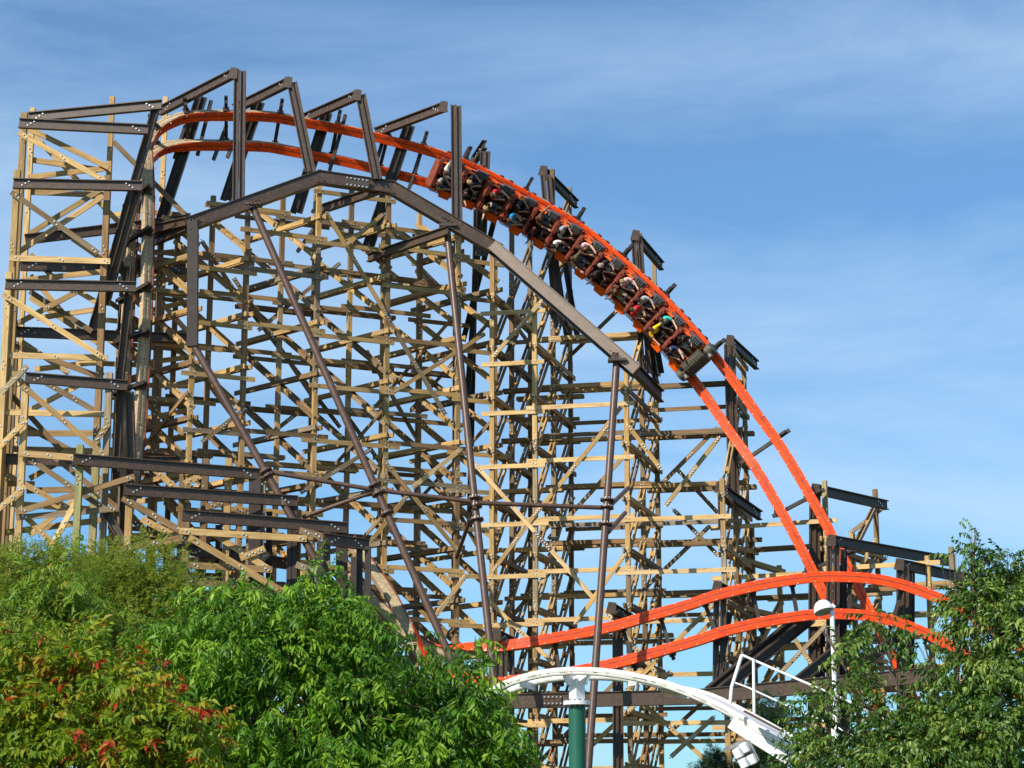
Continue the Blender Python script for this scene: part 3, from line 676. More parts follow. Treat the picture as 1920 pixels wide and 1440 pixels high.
# side: must point to the outer (upper right) side
tq = DP.at(DP.near(1210, 569)); a0 = proj(tq[0]); a1 = proj(tq[0]+tq[2])
if a1[1] > a0[1]:
    DP = None; raise SystemExit('side sign')
HP = Path([(655, 1030, 82.4, -125), (720, 1110, 81.8, -118), (780, 1180, 81.2, -95), (835, 1228, 80.6, -50), (921, 1245, 80.0, -20), (968, 1241, 79.9, -18), (1015, 1234, 79.8, -17), (1086, 1222, 79.8, -16), (1157, 1207, 79.8, -16), (1228, 1187, 79.8, -15), (1298, 1167, 79.8, -15), (1352, 1149, 79.8, -14),
           (1430, 1131, 79.8, -12), (1508, 1119, 79.8, -10), (1560, 1116, 79.8, -9), (1625, 1119, 79.8, -8), (1675, 1128, 79.8, -8), (1725, 1145, 79.7, -8), (1772, 1166, 79.6, -8), (1830, 1200, 79.4, -8), (1900, 1250, 79.2, -8), (1960, 1300, 79, -8)], side=1)
GA2 = .66
def build_track(label, path, mat, gap_ties, tie_ext=.55, nrml_back=.42, half=.20, gauge=GA2):
    root = empty('coaster_track', label, 'track', path.p[path.n//2])
    bolts = Bolts(.022)
    for sg in (1, -1):
        g = gauge*sg
        # steel top box with lips
        poly = [(g-half, 0), (g-half+.02, .012), (g+half-.02, .012), (g+half, 0), (g+half, -.038), (g-half, -.038)]
        r = sweep(path, poly, [mat, EDGE], 'steel_rail', root, mfn=lambda j: 0 if j < 3 else 1)
        w = half-.06
        gr = sweep(path, [(g-.022+.03, .0135), (g+.022+.03, .0135), (g+.022+.03, .005), (g-.022+.03, .005)], GROOVE, 'wheel_line', root)
        # timber stack below in layers, slightly uneven
        for q in range(4):
            y0 = -.038-.096*q; y1 = y0-.094; dx = (.0, .012, -.008, .006)[q]
            sweep(path, [(g-w+dx, y0), (g+w+dx, y0), (g+w+dx, y1), (g-w+dx, y1)], LAMWOOD, 'timber_layer', root)
        for d in np.arange(2.6+.3*sg, path.L-.5, 6.1):
            p, t, a, n = path.at(d); c = p+a*g; M = Matrix.Identity(4)
            for i_, vv in enumerate((t, a, n)):
                for r_ in range(3): M[r_][i_] = vv[r_]
            M.translation = c; b = MB(); b.box(-.012, .012, -half, half, .0, .0155); b.build('weld_seam', EDGE, root, M)
        for d in np.arange(.2, path.L, .62):
            p, t, a, n = path.at(d)
            for e in (-half+.035, half-.035): bolts.at(p+a*(g+e)+n*.012+t*(.3 if e > 0 else 0), n, .024)
            if int(d/.62) % 2 == 0: bolts.at(p+a*(g+w*1+.012)-n*.2, a, .03); bolts.at(p+a*(g+w*1+.012)-n*.33+t*.2, a, .03)
    # cross ties
    for d in gap_ties:
        p, t, a, n = path.at(d)
        q = p-n*(nrml_back+.09); e1, e2 = q-a*(gauge+.34), q+a*(gauge+tie_ext+.15)
        ibeam(root, 'cross_tie', e1, e2, .16, .14, n, STEELD)
        for sg in (1, -1):
            c = p-n*(nrml_back+.0)+a*sg*gauge; M = Matrix.Identity(4)
            for i_, vv in enumerate((t, a, n)):
                for r_ in range(3): M[r_][i_] = vv[r_]
            M.translation = c
            b = MB(); b.box(-.13, .13, sg*.19-.02, sg*.19+.02, -.12, .30); b.box(-.13, .13, -.2, .2, -.03, -.0); b.build('tie_bracket', STEELD, root, M)
        b = MB(); M = Matrix.Identity(4)
        for i_, vv in enumerate((t, a, n)):
            for r_ in range(3): M[r_][i_] = vv[r_]
        M.translation = e2-a*.3+n*.12; b.prism([(-.16, 0), (.16, 0), (.1, .16), (-.1, .16)], -.05, .05, axis='x'); b.build('tie_lug', STEELD, root, M)
    bolts.b.v = [v-worldm(root).translation for v in bolts.b.v]
    bolts.b.build('rail_bolts', BOLT, root, Matrix.Translation(worldm(root).translation), kind='stuff')
    return root
tp = [(266, 450), (262, 560), (256, 640), (252, 740), (272, 380), (300, 270), (350, 250), (431, 247), (520, 252), (634, 268), (715, 290), (781, 308), (866, 338), (963, 385), (1065, 446), (1145, 510), (1222, 580), (1306, 675), (1428, 838), (1492, 940), (1552, 1056), (1630, 1215)]
build_track('steep orange two-rail coaster track diving right from the dark red top curve', DP, ORANGE, [DP.near(*q) for q in tp])
hp = [(880, 1246), (960, 1242), (1050, 1228), (1170, 1203), (1250, 1180), (1335, 1155), (1415, 1134), (1500, 1119), (1590, 1117), (1680, 1129), (1760, 1160)]
build_track('shallow orange-red hill track arching low across the right, crossing before the steep drop', HP, REDRAIL, [HP.near(*q) for q in hp], tie_ext=.0, half=.205, gauge=.71)

# ------------------------------------------------------------ the train
CARO = plain('car_orange_paint', (.90, .12, .006), .38, .35, 0, .05, 3)
CARB = plain('brown_seat_shell', (.23, .05, .024), .5, .4, 0, .25, 4, 0, 5, (.30, .11, .05), .5)
CARD = plain('charcoal_wheel_cover', (.085, .080, .082), .45, .5, 0, .2, 8, .2, 6)
CARK = plain('maroon_vinyl_seat', (.15, .018, .012), .55, .4, 0, .2, 8)
CARM = plain('grab_rail_metal', (.16, .16, .17), .35, .6, .5, .1, 8)
NOSEM = plain('weathered_bronze_casting', (.085, .078, .055), .55, .5, .2, .4, 9, .5, 7, (.20, .18, .13), .6)
def toframe(p, t, a, n):
    M = Matrix.Identity(4)
    # local X = right side of rider (-a), Y = travel t, Z = n
    for i_, vv in enumerate((t.cross(n), t, n)):
        for r_ in range(3): M[r_][i_] = vv[r_]
    M.translation = p; return M
TR = DP
covers = [(853, 300), (895, 318), (948, 343), (987, 362), (1037, 392), (1072, 418), (1121, 452), (1158, 479), (1204, 519), (1233, 550), (1277, 594), (1306, 627)]
def s_of(px, py):
    """distance along the track whose outer-side cover is seen at px,py"""
    best = None
    for i in range(0, 4000):
        d = TR.L*i/4000; p, t, a, n = TR.at(d); q = proj(p+a*.80+n*.45); e = (q[0]-px)**2+(q[1]-py)**2
        if best is None or e < best[0]: best = (e, d)
    return best[1]
ds = [s_of(*c) for c in covers]
# make the spacing regular: least squares line over rows
import numpy as _np
ii = _np.arange(12)+_np.array([0, 0, .12, .12, .24, .24, .36, .36, .48, .48, .6, .6]); k_, b_ = _np.polyfit(ii, ds, 1); rows_d = [float(k_*x+b_) for x in ii]
PITCHR = k_
print('row pitch', PITCHR)
meshes = {}
def mk_row():
    """one row, origin at track centre, Y forward (travel), Z out of the track. seats two. len ~ pitch"""
    L2 = PITCHR/2
    m = MB()   # shell: floor, coaming and seat bulkhead
    m.box(-.68, .68, -L2, L2, .20, .27)
    for sx in (-1, 1): m.prism([(-L2+.02, .27), (L2*.9, .27), (L2*.9, .46), (-L2+.34, .52), (-L2+.20, .80), (-L2+.02, .84)], min(sx*.70, sx*.64), max(sx*.70, sx*.64), axis='x')
    m.prism([(L2*.72, .27), (L2*.9, .27), (L2*.98, .58), (L2*.86, .60)], -.60, .60, axis='x')
    meshes['row_shell'] = mesh('row_shell', m.v, m.f, CARB)
    m = MB()   # seat
    m.prism([(-L2+.16, .30), (.10, .30), (.14, .50), (-L2+.18, .46)], -.24, .24, axis='x')
    m.prism([(-L2+.16, .46), (-L2+.26, .47), (-L2+.17, 1.08), (-L2+.09, 1.08)], -.23, .23, axis='x')
    m.prism([(-L2+.12, 1.06), (-L2+.2, 1.06), (-L2+.18, 1.22), (-L2+.12, 1.22)], -.14, .14, axis='x')
    meshes['seat'] = mesh('seat', m.v, m.f, CARK)
    m = MB()   # lap bar
    m.tube([(-.22, L2*.6, .35), (-.22, L2*.4, .72), (-.15, .20, .82), (.15, .20, .82), (.22, L2*.4, .72), (.22, L2*.6, .35)], .022, 8)
    m.tube([(-.18, .20, .78), (.18, .20, .78)], .045, 8)
    meshes['lap_bar'] = mesh('lap_bar', m.v, m.f, CARM, True)
    m = MB()   # side fender: orange angular wing flaring outwards (built for +X side)
    def wing(ys, x0, z0, x1, z1, th=.05):
        (y0, y1, y2, y3) = ys   # inner rear, inner front, outer front, outer rear
        q = [Vector((x0, y0, z0)), Vector((x0, y1, z0)), Vector((x1, y2, z1)), Vector((x1, y3, z1))]; q2 = [v-Vector((0, 0, th)) for v in q]
        m.add(q+q2, [(0, 3, 2, 1), (4, 5, 6, 7), (0, 1, 5, 4), (1, 2, 6, 5), (2, 3, 7, 6), (3, 0, 4, 7)])
    wing((-L2+.02, -L2*.18, -L2*.22, -L2+.05), .66, .84, .80, .62)
    wing((-L2*.20, L2*.93, L2*.80, L2*.02), .66, .60, 1.08, .40)
    wing((-L2*.30, L2*.93, L2*.80, L2*.02), .70, .40, 1.05, .34, .20)
    m.prism([(-L2+.02, .24), (L2*.93, .20), (L2*.93, .56), (-L2*.2, .60), (-L2+.02, .78)], .70, .735, axis='x')
    meshes['fender'] = mesh('fender', m.v, m.f, CARO)
    m = MB(); wing((-L2+.02, -L2*.10, -L2*.14, -L2+.05), .62, .84, .74, .66); wing((-L2*.20, L2*.93, L2*.86, L2*.0), .64, .58, .86, .50)
    m.prism([(-L2+.02, .24), (L2*.93, .20), (L2*.93, .56), (-L2*.2, .60), (-L2+.02, .78)], .70, .735, axis='x')
    meshes['side_panel'] = mesh('side_panel', m.v, m.f, CARO)
    m = MB()   # wheel cover: dark ribbed pod on the wing
    prof = [(-L2*.05, .60), (L2*.05, .56), (L2*.85, .56), (L2*.95, .64), (L2*.80, .76), (L2*.12, .80)]
    m.prism(prof, .60, .88, axis='x')
    m.prism([(-L2*.45, .60), (L2*.05, .60), (L2*.05, .70), (-L2*.45, .72)], .68, .78, axis='x')
    for q in range(4): y = L2*(.16+.17*q); m.box(.62, .86, y, y+.035, .74, .825)
    meshes['wheel_cover'] = mesh('wheel_cover', m.v, m.f, CARD)
    m = MB()   # grab rail outside
    m.tube([(.92, -L2*.7, .22), (1.0, -L2*.7, .18), (1.0, -L2*.05, .02), (.92, -L2*.05, .08)], .014, 6)
    m.tube([(.92, L2*.1, .04), (1.0, L2*.1, -.02), (1.0, L2*.7, -.02), (.92, L2*.7, .04)], .014, 6)
    m.tube([(.70, -L2+.0, .86), (.82, -L2+.06, .80), (.86, -L2*.2, .66), (.86, 0, .6)], .018, 6)
    m.tube([(.62, -L2+.0, .92), (.76, -L2+.08, .86), (.80, -L2*.1, .70)], .014, 6)
    meshes['grab_rail'] = mesh('grab_rail', m.v, m.f, CARM, True)
    m = MB()   # headrest trim plate behind the seats
    m.prism([(-L2-.16, .50), (-L2+.14, .50), (-L2+.10, .98), (-L2-.0, .98), (-L2-.15, .66)], -.655, .655, axis='x')
    m.prism([(-L2+.0, .98), (-L2+.09, .98), (-L2+.08, 1.10), (-L2+.02, 1.10)], -.55, .55, axis='x')
    meshes['seat_back_panel'] = mesh('seat_back_panel', m.v, m.f, CARB)
    m = MB()   # wheels under
    for y in (-L2*.4, L2*.4):
        m.tube([(.56, y, .12), (.70, y, .12)], .12, 14); m.tube([(.82, y, -.10), (.90, y, -.10)], .10, 12)
    m.box(.52, .72, -L2*.6, L2*.6, .08, .22)
    meshes['wheel_assembly'] = mesh('wheel_assembly', m.v, m.f, CARK)
mk_row()
mid = TR.at(rows_d[6])[0]
TRAIN = empty('roller_coaster_train', 'long orange roller coaster train of six full cars diving nose down along the track', 'roller coaster train', mid)
def flipx(name):
    if name+'_m' not in meshes:
        me = meshes[name].copy(); me.name = name
        for v in me.vertices: v.co.x = -v.co.x
        me.flip_normals(); meshes[name+'_m'] = me
    return meshes[name+'_m']
p, t, a, n = TR.at(rows_d[5]); M0_ = toframe(p, t, a, n); UXS = 1 if proj(M0_ @ Vector((.5, 0, .5)))[1] < proj(M0_ @ Vector((-.5, 0, .5)))[1] else -1
rowM = []
for c in range(6):
    p, t, a, n = TR.at((rows_d[2*c]+rows_d[2*c+1])/2); CM = toframe(p, t, a, n)
    car = bpy.data.objects.new('car', None); coll.objects.link(car); car.parent = TRAIN; car.matrix_local = worldm(TRAIN).inverted() @ CM; WM[car.name] = CM; car.empty_display_size = .3
    for r in (0, 1):
        M = CM @ Matrix.Translation((0, (r-.5)*PITCHR, 0)); rowM.append(M)
        MX = M @ Matrix.Diagonal((.9, 1, 1, 1))
        obj('row_shell', meshes['row_shell'], car, MX); obj('seat_back_panel', meshes['seat_back_panel'], car, MX)
        for sx in (-.30, .30):
            obj('seat', meshes['seat'], car, M @ Matrix.Translation((sx, 0, 0))); obj('lap_bar', meshes['lap_bar'], car, M @ Matrix.Translation((sx, 0, 0)))
        obj('wheel_assembly', meshes['wheel_assembly'], car, M); obj('wheel_assembly', flipx('wheel_assembly'), car, M)
        obj('fender', meshes['fender'] if UXS < 0 else flipx('fender'), car, MX); obj('side_panel', meshes['side_panel'] if UXS > 0 else flipx('side_panel'), car, MX)
        obj('grab_rail', meshes['grab_rail'] if UXS < 0 else flipx('grab_rail'), car, MX)
        obj('wheel_cover', meshes['wheel_cover'] if UXS > 0 else flipx('wheel_cover'), car, MX)
# nose
nd = rows_d[-1]+PITCHR*.98; p, t, a, n = TR.at(nd); NM = toframe(p, t, a, n)
nose = bpy.data.objects.new('nose', None); coll.objects.link(nose); nose.parent = TRAIN; nose.matrix_local = worldm(TRAIN).inverted() @ NM; WM[nose.name] = NM
m = MB()
m.prism([(-.50, .15), (-.10, .10), (.02, .25), (.0, .62), (-.18, .84), (-.50, .90)], -.50, .50, axis='x'); m.build('nose_cowl', NOSEM, nose, NM)
for q in range(9):
    m = MB(); x = -.42+q*.105; m.tube([(x, -.12, .12), (x, .04, .26), (x, .04, .60), (x, -.16, .86), (x, -.42, .94)], .02, 6); m.build('cowl_rib', NOSEM, nose, NM, smooth=True)
for sg in (-1, 1):
    m = MB(); m.tube([(sg*.50, -.28, .42), (sg*.56, -.28, .42), (sg*.62, -.28, .42), (sg*.90, -.28, .42), (sg*.94, -.28, .42)], [.10, .22, .27, .27, .20], 16); m.build('nose_wheel_pod', NOSEM, nose, NM, smooth='auto')
    m = MB(); m.tube([(sg*.66, -.12, .60), (sg*.66, .06, .64)], [.10, .12], 12); m.build('headlamp', CARD, nose, NM, smooth='auto')
m = MB(); m.box(-.62, .62, -.62, -.50, .14, .58); m.build('nose_panel', CARO, nose, NM)

# ------------------------------------------------------------ riders
def skinmesh(verts, edges, radii, levels=1, root=0):
    me = bpy.data.meshes.new('sk'); me.from_pydata(verts, edges, []); o = bpy.data.objects.new('sk', me); coll.objects.link(o)
    sk = o.modifiers.new('s', 'SKIN'); sk.use_smooth_shade = True
    for i, v in enumerate(me.skin_vertices[0].data):
        r = radii[i]; v.radius = r if isinstance(r, tuple) else (r, r); v.use_root = (i == root)
    ss = o.modifiers.new('u', 'SUBSURF'); ss.levels = levels
    dg = bpy.context.evaluated_depsgraph_get(); ev = o.evaluated_get(dg); out = bpy.data.meshes.new_from_object(ev)
    bpy.data.objects.remove(o); return out
def figure(pose):
    """seated rider, hips at origin, Y forward, Z up.  pose gives arm joints"""
    V = []; E = []; Rr = []
    def v(p, r): V.append(p); Rr.append(r); return len(V)-1
    def e(a, b): E.append((a, b))
    hip = v((0, 0, .06), (.15, .11)); wa = v((0, .0, .22), (.135, .10)); ch = v((0, .01, .40), (.165, .115)); nk0 = v((0, .01, .50), (.085, .07)); nk = v((0, .02, .56), (.052, .052))
    h1 = v((0, .035, .64), (.075, .088)); h2 = v((0, .03, .735), (.082, .098)); h3 = v((0, .02, .79), (.05, .06))
    for a, b in ((hip, wa), (wa, ch), (ch, nk0), (nk0, nk), (nk, h1), (h1, h2), (h2, h3)): e(a, b)
    for sg in (-1, 1):
        th = v((sg*.10, .10, .04), .085); kn = v((sg*.13, .46, .07), .060); sh = v((sg*.13, .56, -.16), .048); an = v((sg*.13, .60, -.36), .036); ft = v((sg*.14, .72, -.39), (.042, .03))
        e(hip, th); e(th, kn); e(kn, sh); e(sh, an); e(an, ft)
        P_ = pose['R' if sg > 0 else 'L']; mir = lambda q: (sg*q[0], q[1], q[2])
        s0 = v((sg*.17, .01, .455), .062); el = v(mir(P_[0]), .042); wr = v(mir(P_[1]), .028)
        e(nk0, s0); e(s0, el); e(el, wr)
        pm = Vector(mir(P_[1])); d = (pm-Vector(mir(P_[0]))).normalized(); pc = pm+d*.06; pa = v(tuple(pc), (.04, .022)); e(wr, pa)
        sd = d.cross(Vector((0, 1, 0)));
        if sd.length < .1: sd = Vector((1, 0, 0))
        sd.normalize(); bend = Vector((0, -1, 0)) if abs(d.y) < .7 else Vector((0, 0, -1))
        for fi in range(4):
            o_ = sd*(-.030+.020*fi); ln = (.062, .072, .068, .052)[fi]
            f1 = v(tuple(pc+o_+d*.035), .010); f2 = v(tuple(pc+o_*1.15+d*(.035+ln*.55)+bend*.006), .009); f3 = v(tuple(pc+o_*1.2+d*(.035+ln)+bend*.022), .008)
            e(pa, f1); e(f1, f2); e(f2, f3)
        t1 = v(tuple(pm+d*.035-sd*.035), .011); t2 = v(tuple(pm+d*.075-sd*.06+bend*.012), .009); e(wr, t1); e(t1, t2)
    body = skinmesh(V, E, Rr, 1)
    # face features joined to the body mesh
    bm = bmesh.new(); bm.from_mesh(body)
    def blob(c, r, s):
        g = bmesh.ops.create_uvsphere(bm, u_segments=8, v_segments=6, radius=r, matrix=Matrix.Translation(c) @ Matrix.Diagonal((*s, 1)))
    blob((0, .128, .685), .022, (.7, 1, 1.3))
    for sg in (-1, 1): blob((sg*.092, .03, .69), .026, (.45, .8, 1.2))
    bm.to_mesh(body); bm.free(); body.polygons.foreach_set('use_smooth', [True]*len(body.polygons))
    # shirt: torso + upper arms
    V2 = [(0, .0, .02), (0, 0, .2), (0, .01, .40), (0, .01, .51)]; R2 = [(.165, .13), (.155, .12), (.185, .135), (.10, .085)]; E2 = [(0, 1), (1, 2), (2, 3)]
    for sg in (-1, 1):
        P_ = pose['R' if sg > 0 else 'L']; a = len(V2); s0 = Vector((sg*.17, .01, .455)); el = Vector((sg*P_[0][0], P_[0][1], P_[0][2]))
        V2 += [tuple(s0), tuple(s0.lerp(el, .85))]; R2 += [.078, .064]; E2 += [(3, a), (a, a+1)]
    shirt = skinmesh(V2, E2, R2, 1)
    V3 = [(0, -.01, .06)]; R3 = [(.168, .13)]; E3 = []
    for sg in (-1, 1):
        a = len(V3); V3 += [(sg*.105, .12, .04), (sg*.13, .44, .07)]; R3 += [.102, .078]; E3 += [(0, a), (a, a+1)]
    shorts = skinmesh(V3, E3, R3, 1)
    hb = bmesh.new(); bmesh.ops.create_uvsphere(hb, u_segments=14, v_segments=10, radius=1)
    kill = [q for q in hb.verts if q.co.y > .42 and q.co.z < .45 or q.co.z < -.75]
    bmesh.ops.delete(hb, geom=kill, context='VERTS')
    for q in hb.verts:
        nse = 1+.06*noise.noise(q.co*4); q.co = Vector((q.co.x*.098*nse, q.co.y*.116*nse+.012, q.co.z*.118*nse+.715))
    hair = bpy.data.meshes.new('hair'); hb.to_mesh(hair); hb.free(); hair.polygons.foreach_set('use_smooth', [True]*len(hair.polygons))
    lb = bmesh.new(); lb.from_mesh(hair); bmesh.ops.create_uvsphere(lb, u_segments=12, v_segments=8, radius=1, matrix=Matrix.Translation((0, -.075, .58)) @ Matrix.Diagonal((.085, .05, .15, 1)))
    lh = bpy.data.meshes.new('hair'); lb.to_mesh(lh); lb.free(); lh.polygons.foreach_set('use_smooth', [True]*len(lh.polygons))
    # eyes + mouth
    fb = MB()
    for sg in (-1, 1): fb.box(sg*.034-.013, sg*.034+.013, .106, .122, .705, .720)
    fb.box(-.026, .026, .104, .120, .632, .642)
    face = mesh('facial_features', fb.v, fb.f, plain('eye_dark', (.03, .015, .012), .4) if 'eye_dark' not in bpy.data.materials else bpy.data.materials['eye_dark'])
    # shoes
    sb = MB()
    for sg in (-1, 1): sb.prism([(.54, -.44), (.79, -.44), (.78, -.39), (.66, -.33), (.55, -.33)], sg*.14-.05, sg*.14+.05, axis='x')
    shoes = mesh('shoes', sb.v, sb.f, CARK)
    return dict(body=body, shirt=shirt, shorts=shorts, hair=hair, longhair=lh, face=face, shoes=shoes)
bar = ((.24, .14, .24), (.12, .34, .26))
upp = ((.28, .08, .66), (.30, .10, .92))
out_ = ((.40, .06, .50), (.58, .14, .66))
fwd = ((.24, .26, .40), (.20, .50, .50))
FIGS = [figure(dict(R=bar, L=bar)), figure(dict(R=upp, L=upp)), figure(dict(R=upp, L=bar)), figure(dict(R=fwd, L=out_)), figure(dict(R=bar, L=fwd))]
def smat(name, col, rough=.8): return bpy.data.materials.get(name) or plain(name, col, rough, .2, 0, .12, 14)
SK = [smat('skin_light', (.62, .36, .25), .5), smat('skin_tan', (.46, .25, .16), .5), smat('skin_brown', (.20, .09, .055), .5)]
HR = dict(dark=smat('hair_dark', (.02, .013, .010)), brown=smat('hair_brown', (.075, .038, .02)), blond=smat('hair_blond', (.30, .20, .09)), gray=smat('hair_gray', (.3, .28, .25)), white=smat('cap_white', (.7, .68, .64)), red=smat('cap_red', (.6, .02, .02)))
CL = dict(white=(.72, .70, .68), grey=(.36, .37, .38), red=(.62, .03, .04), black=(.035, .025, .028), blue=(.02, .27, .62), navy=(.03, .04, .13), maroon=(.14, .02, .025), teal=(.05, .52, .45), yellow=(.82, .52, .02), pink=(.68, .42, .40), olive=(.12, .10, .05), brown=(.13, .06, .035), orange=(.75, .12, .03))
SH = dict(denim=(.10, .15, .24), khaki=(.36, .28, .18), black=(.02, .02, .022), pale=(.42, .47, .52))
# row, seat (u = upper right, l = lower left), shirt, shorts, hair, skin, pose, long hair
riders = [
 (0, 'u', 'white', 'khaki', 'brown', 0, 3, 0, 'rider in white shirt with orange trim, upper seat of the rearmost row'),
 (0, 'l', 'grey', 'denim', 'brown', 0, 0, 0, 'rider in grey shirt bowed forward, lower seat of the rearmost row'),
 (1, 'u', 'black', 'denim', 'blond', 0, 0, 1, 'rider with fair hair and black top in the second row from the tail, upper seat'),
 (1, 'l', 'black', 'black', 'dark', 1, 2, 0, 'dark haired rider in black in the second row from the tail, lower seat'),
 (2, 'u', 'red', 'khaki', 'brown', 0, 4, 1, 'rider in bright red shirt reaching forward in the third row from the tail'),
 (2, 'l', 'black', 'denim', 'blond', 0, 1, 1, 'rider with bare raised arms and dark top beside the red shirted rider'),
 (3, 'u', 'black', 'black', 'dark', 1, 0, 0, 'rider in black behind a wheel cover in the fourth row from the tail'),
 (3, 'l', 'blue', 'pale', 'brown', 0, 0, 0, 'rider in bright blue shirt at the lower edge of the train'),
 (4, 'u', 'brown', 'denim', 'brown', 1, 3, 0, 'rider in brown top stretching an arm sideways in the fifth row from the tail'),
 (4, 'l', 'maroon', 'black', 'dark', 2, 1, 1, 'brown skinned rider with arms up in the fifth row from the tail'),
 (5, 'u', 'grey', 'black', 'dark', 1, 0, 0, 'rider in light grey shirt in the sixth row, upper seat'),
 (5, 'l', 'white', 'denim', 'dark', 2, 4, 0, 'rider in white shirt with dark hair in the sixth row, lower seat'),
 (6, 'u', 'pink', 'khaki', 'brown', 0, 4, 1, 'rider in pale pink sleeveless top gripping the bar in the seventh row'),
 (6, 'l', 'olive', 'denim', 'brown', 1, 3, 0, 'rider in olive shirt with an arm out over the lower side, seventh row'),
 (7, 'u', 'black', 'pale', 'gray', 0, 0, 0, 'rider with grey hair, black shirt and pale trousers in the eighth row'),
 (7, 'l', 'black', 'black', 'dark', 2, 2, 0, 'rider in black with one arm raised in the eighth row, lower seat'),
 (8, 'u', 'pink', 'pale', 'blond', 0, 4, 0, 'rider in pink and white striped shirt in the ninth row'),
 (8, 'l', 'brown', 'khaki', 'brown', 0, 1, 1, 'long haired rider with hands lifted in the ninth row, lower seat'),
 (9, 'u', 'grey', 'denim', 'dark', 1, 4, 0, 'rider in grey tee and dark cap in the tenth row'),
 (9, 'l', 'red', 'khaki', 'brown', 0, 0, 0, 'rider in dark red shirt low in the tenth row beside the grey tee'),
 (10, 'u', 'teal', 'black', 'brown', 0, 4, 0, 'rider in turquoise shirt in the second row from the nose'),
 (10, 'l', 'yellow', 'black', 'brown', 1, 3, 0, 'rider in yellow shirt in the second row from the nose'),
 (11, 'u', 'black', 'pale', 'dark', 1, 0, 1, 'front row rider in black top with pale knees, upper seat'),
 (11, 'l', 'navy', 'khaki', 'dark', 0, 4, 0, 'front row rider in navy shirt, lower seat next to the nose'),
]
mcache = {}
def pm(fig, part, mat):
    k = (fig, part, mat.name)
    if k not in mcache:
        me = FIGS[fig][part].copy(); me.materials.clear(); me.materials.append(mat); mcache[k] = me
    return mcache[k]
L2 = PITCHR/2
# which local x is the upper right side?
q0 = proj(rowM[5] @ Vector((.5, 0, .5))); q1 = proj(rowM[5] @ Vector((-.5, 0, .5)))
ux = .31 if q0[1] < q1[1] else -.31
rr = random.Random(8)
for (r, side, shc, soc, hc, sk, fg, lg, lab) in riders:
    x = ux if side == 'u' else -ux
    M = rowM[r] @ Matrix.Translation((x+rr.uniform(-.02, .02), -L2+.36, .56)) @ Matrix.Rotation(rr.uniform(-.1, .1), 4, 'Z') @ Matrix.Rotation(rr.uniform(-.06, .10), 4, 'X') @ Matrix.Rotation(rr.uniform(-.08, .08), 4, 'Y') @ Matrix.Scale(1.1, 4)
    b = obj('person', pm(fg, 'body', SK[sk]), None, M, label=lab, category='person', group='riders on the train')
    obj('shirt', pm(fg, 'shirt', smat('cloth_'+shc, CL[shc])), b, M); obj('shorts', pm(fg, 'shorts', smat('leg_'+soc, SH[soc])), b, M)
    obj('hair', pm(fg, 'longhair' if lg else 'hair', HR[hc]), b, M); obj('facial_features', FIGS[fg]['face'], b, M); obj('shoes', FIGS[fg]['shoes'], b, M)
print('train ok')
# ------------------------------------------------------------ white ride track on a green column
WHITE = plain('white_track_paint', (.76, .75, .70), .45, .4, 0, .08, 2, 0, 6, (.42, .33, .22), .6)
WHITES = plain('white_support_paint', (.80, .80, .80), .35, .5, 0, .04, 2)
GREEN = plain('dark_green_column_paint', (.012, .105, .065), .42, .5, 0, .08, 1.5, 0, 5)
RUST = plain('rust_worn_seam', (.12, .075, .05), .7, .3, 0, .5, 3, 0, 6)
WT = empty('white_coaster_track', 'white steel tube track arching low over a green column', 'track', P(1085, 1400, 64))
def tubepath(knots, r, name, root, mat, n=16):
    c = catmull(knots, 8); m = MB(); m.tube([P(*k) for k in c], r, n); return m.build(name, mat, root, None, smooth='auto')
f1 = [(860, 1330, 66.5), (905, 1305, 65.8), (935, 1288, 65.3), (975, 1272, 64.8), (1030, 1260, 64.3), (1085, 1257, 63.9), (1140, 1260, 63.6), (1200, 1270, 63.3), (1260, 1286, 63.0), (1330, 1315, 62.6), (1400, 1352, 62.2), (1460, 1388, 61.8), (1530, 1430, 61.4), (1620, 1490, 61)]
f2 = [(880, 1345, 67.6), (930, 1312, 67.0), (965, 1292, 66.5), (1010, 1278, 66.1), (1050, 1271, 65.8), (1100, 1269, 65.5), (1150, 1270, 65.3), (1200, 1276, 65.0), (1260, 1289, 64.7), (1330, 1305, 64.4), (1400, 1338, 64.1), (1480, 1382, 63.8), (1560, 1430, 63.4), (1640, 1480, 63)]
tubepath(f1, .105, 'tube_rail', WT, WHITE); tubepath(f2, .115, 'tube_rail', WT, WHITE)
tubepath([(a, b+4.2, c-.0) for a, b, c in f1], .085, 'rail_seam_strip', WT, WHITE, 10)
# dark worn seams between the doubled tubes
rs = random.Random(4); c = catmull(f1, 14); i = 40
while i < len(c)-12:
    n_ = rs.randint(2, 7)
    if rs.random() < .75:
        m = MB(); m.tube([P(k[0], k[1]+2.6, k[2]-.095) for k in c[i:i+n_]], .012, 5); m.build('seam_gap', RUST, WT)
    i += n_+rs.randint(0, 4)
# wide white channel plate along the falling right part
c = catmull(f1, 6); c2 = catmull(f2, 6); m = MB(); vs = []; 
idx = [i for i, k in enumerate(c) if k[0] > 1230]
for i in idx:
    a = P(*c[i]); b = P(*c2[min(i, len(c2)-1)]); vs += [a+UP*.08, b+UP*.05, b-UP*.22, a-UP*.10]
n_ = len(idx); fs = [(i*4+j, i*4+(j+1) % 4, (i+1)*4+(j+1) % 4, (i+1)*4+j) for i in range(n_-1) for j in range(4)]+[(0, 1, 2, 3), ((n_-1)*4+3, (n_-1)*4+2, (n_-1)*4+1, (n_-1)*4)]
m.add(vs, fs); m.build('brake_channel', WHITES, WT)
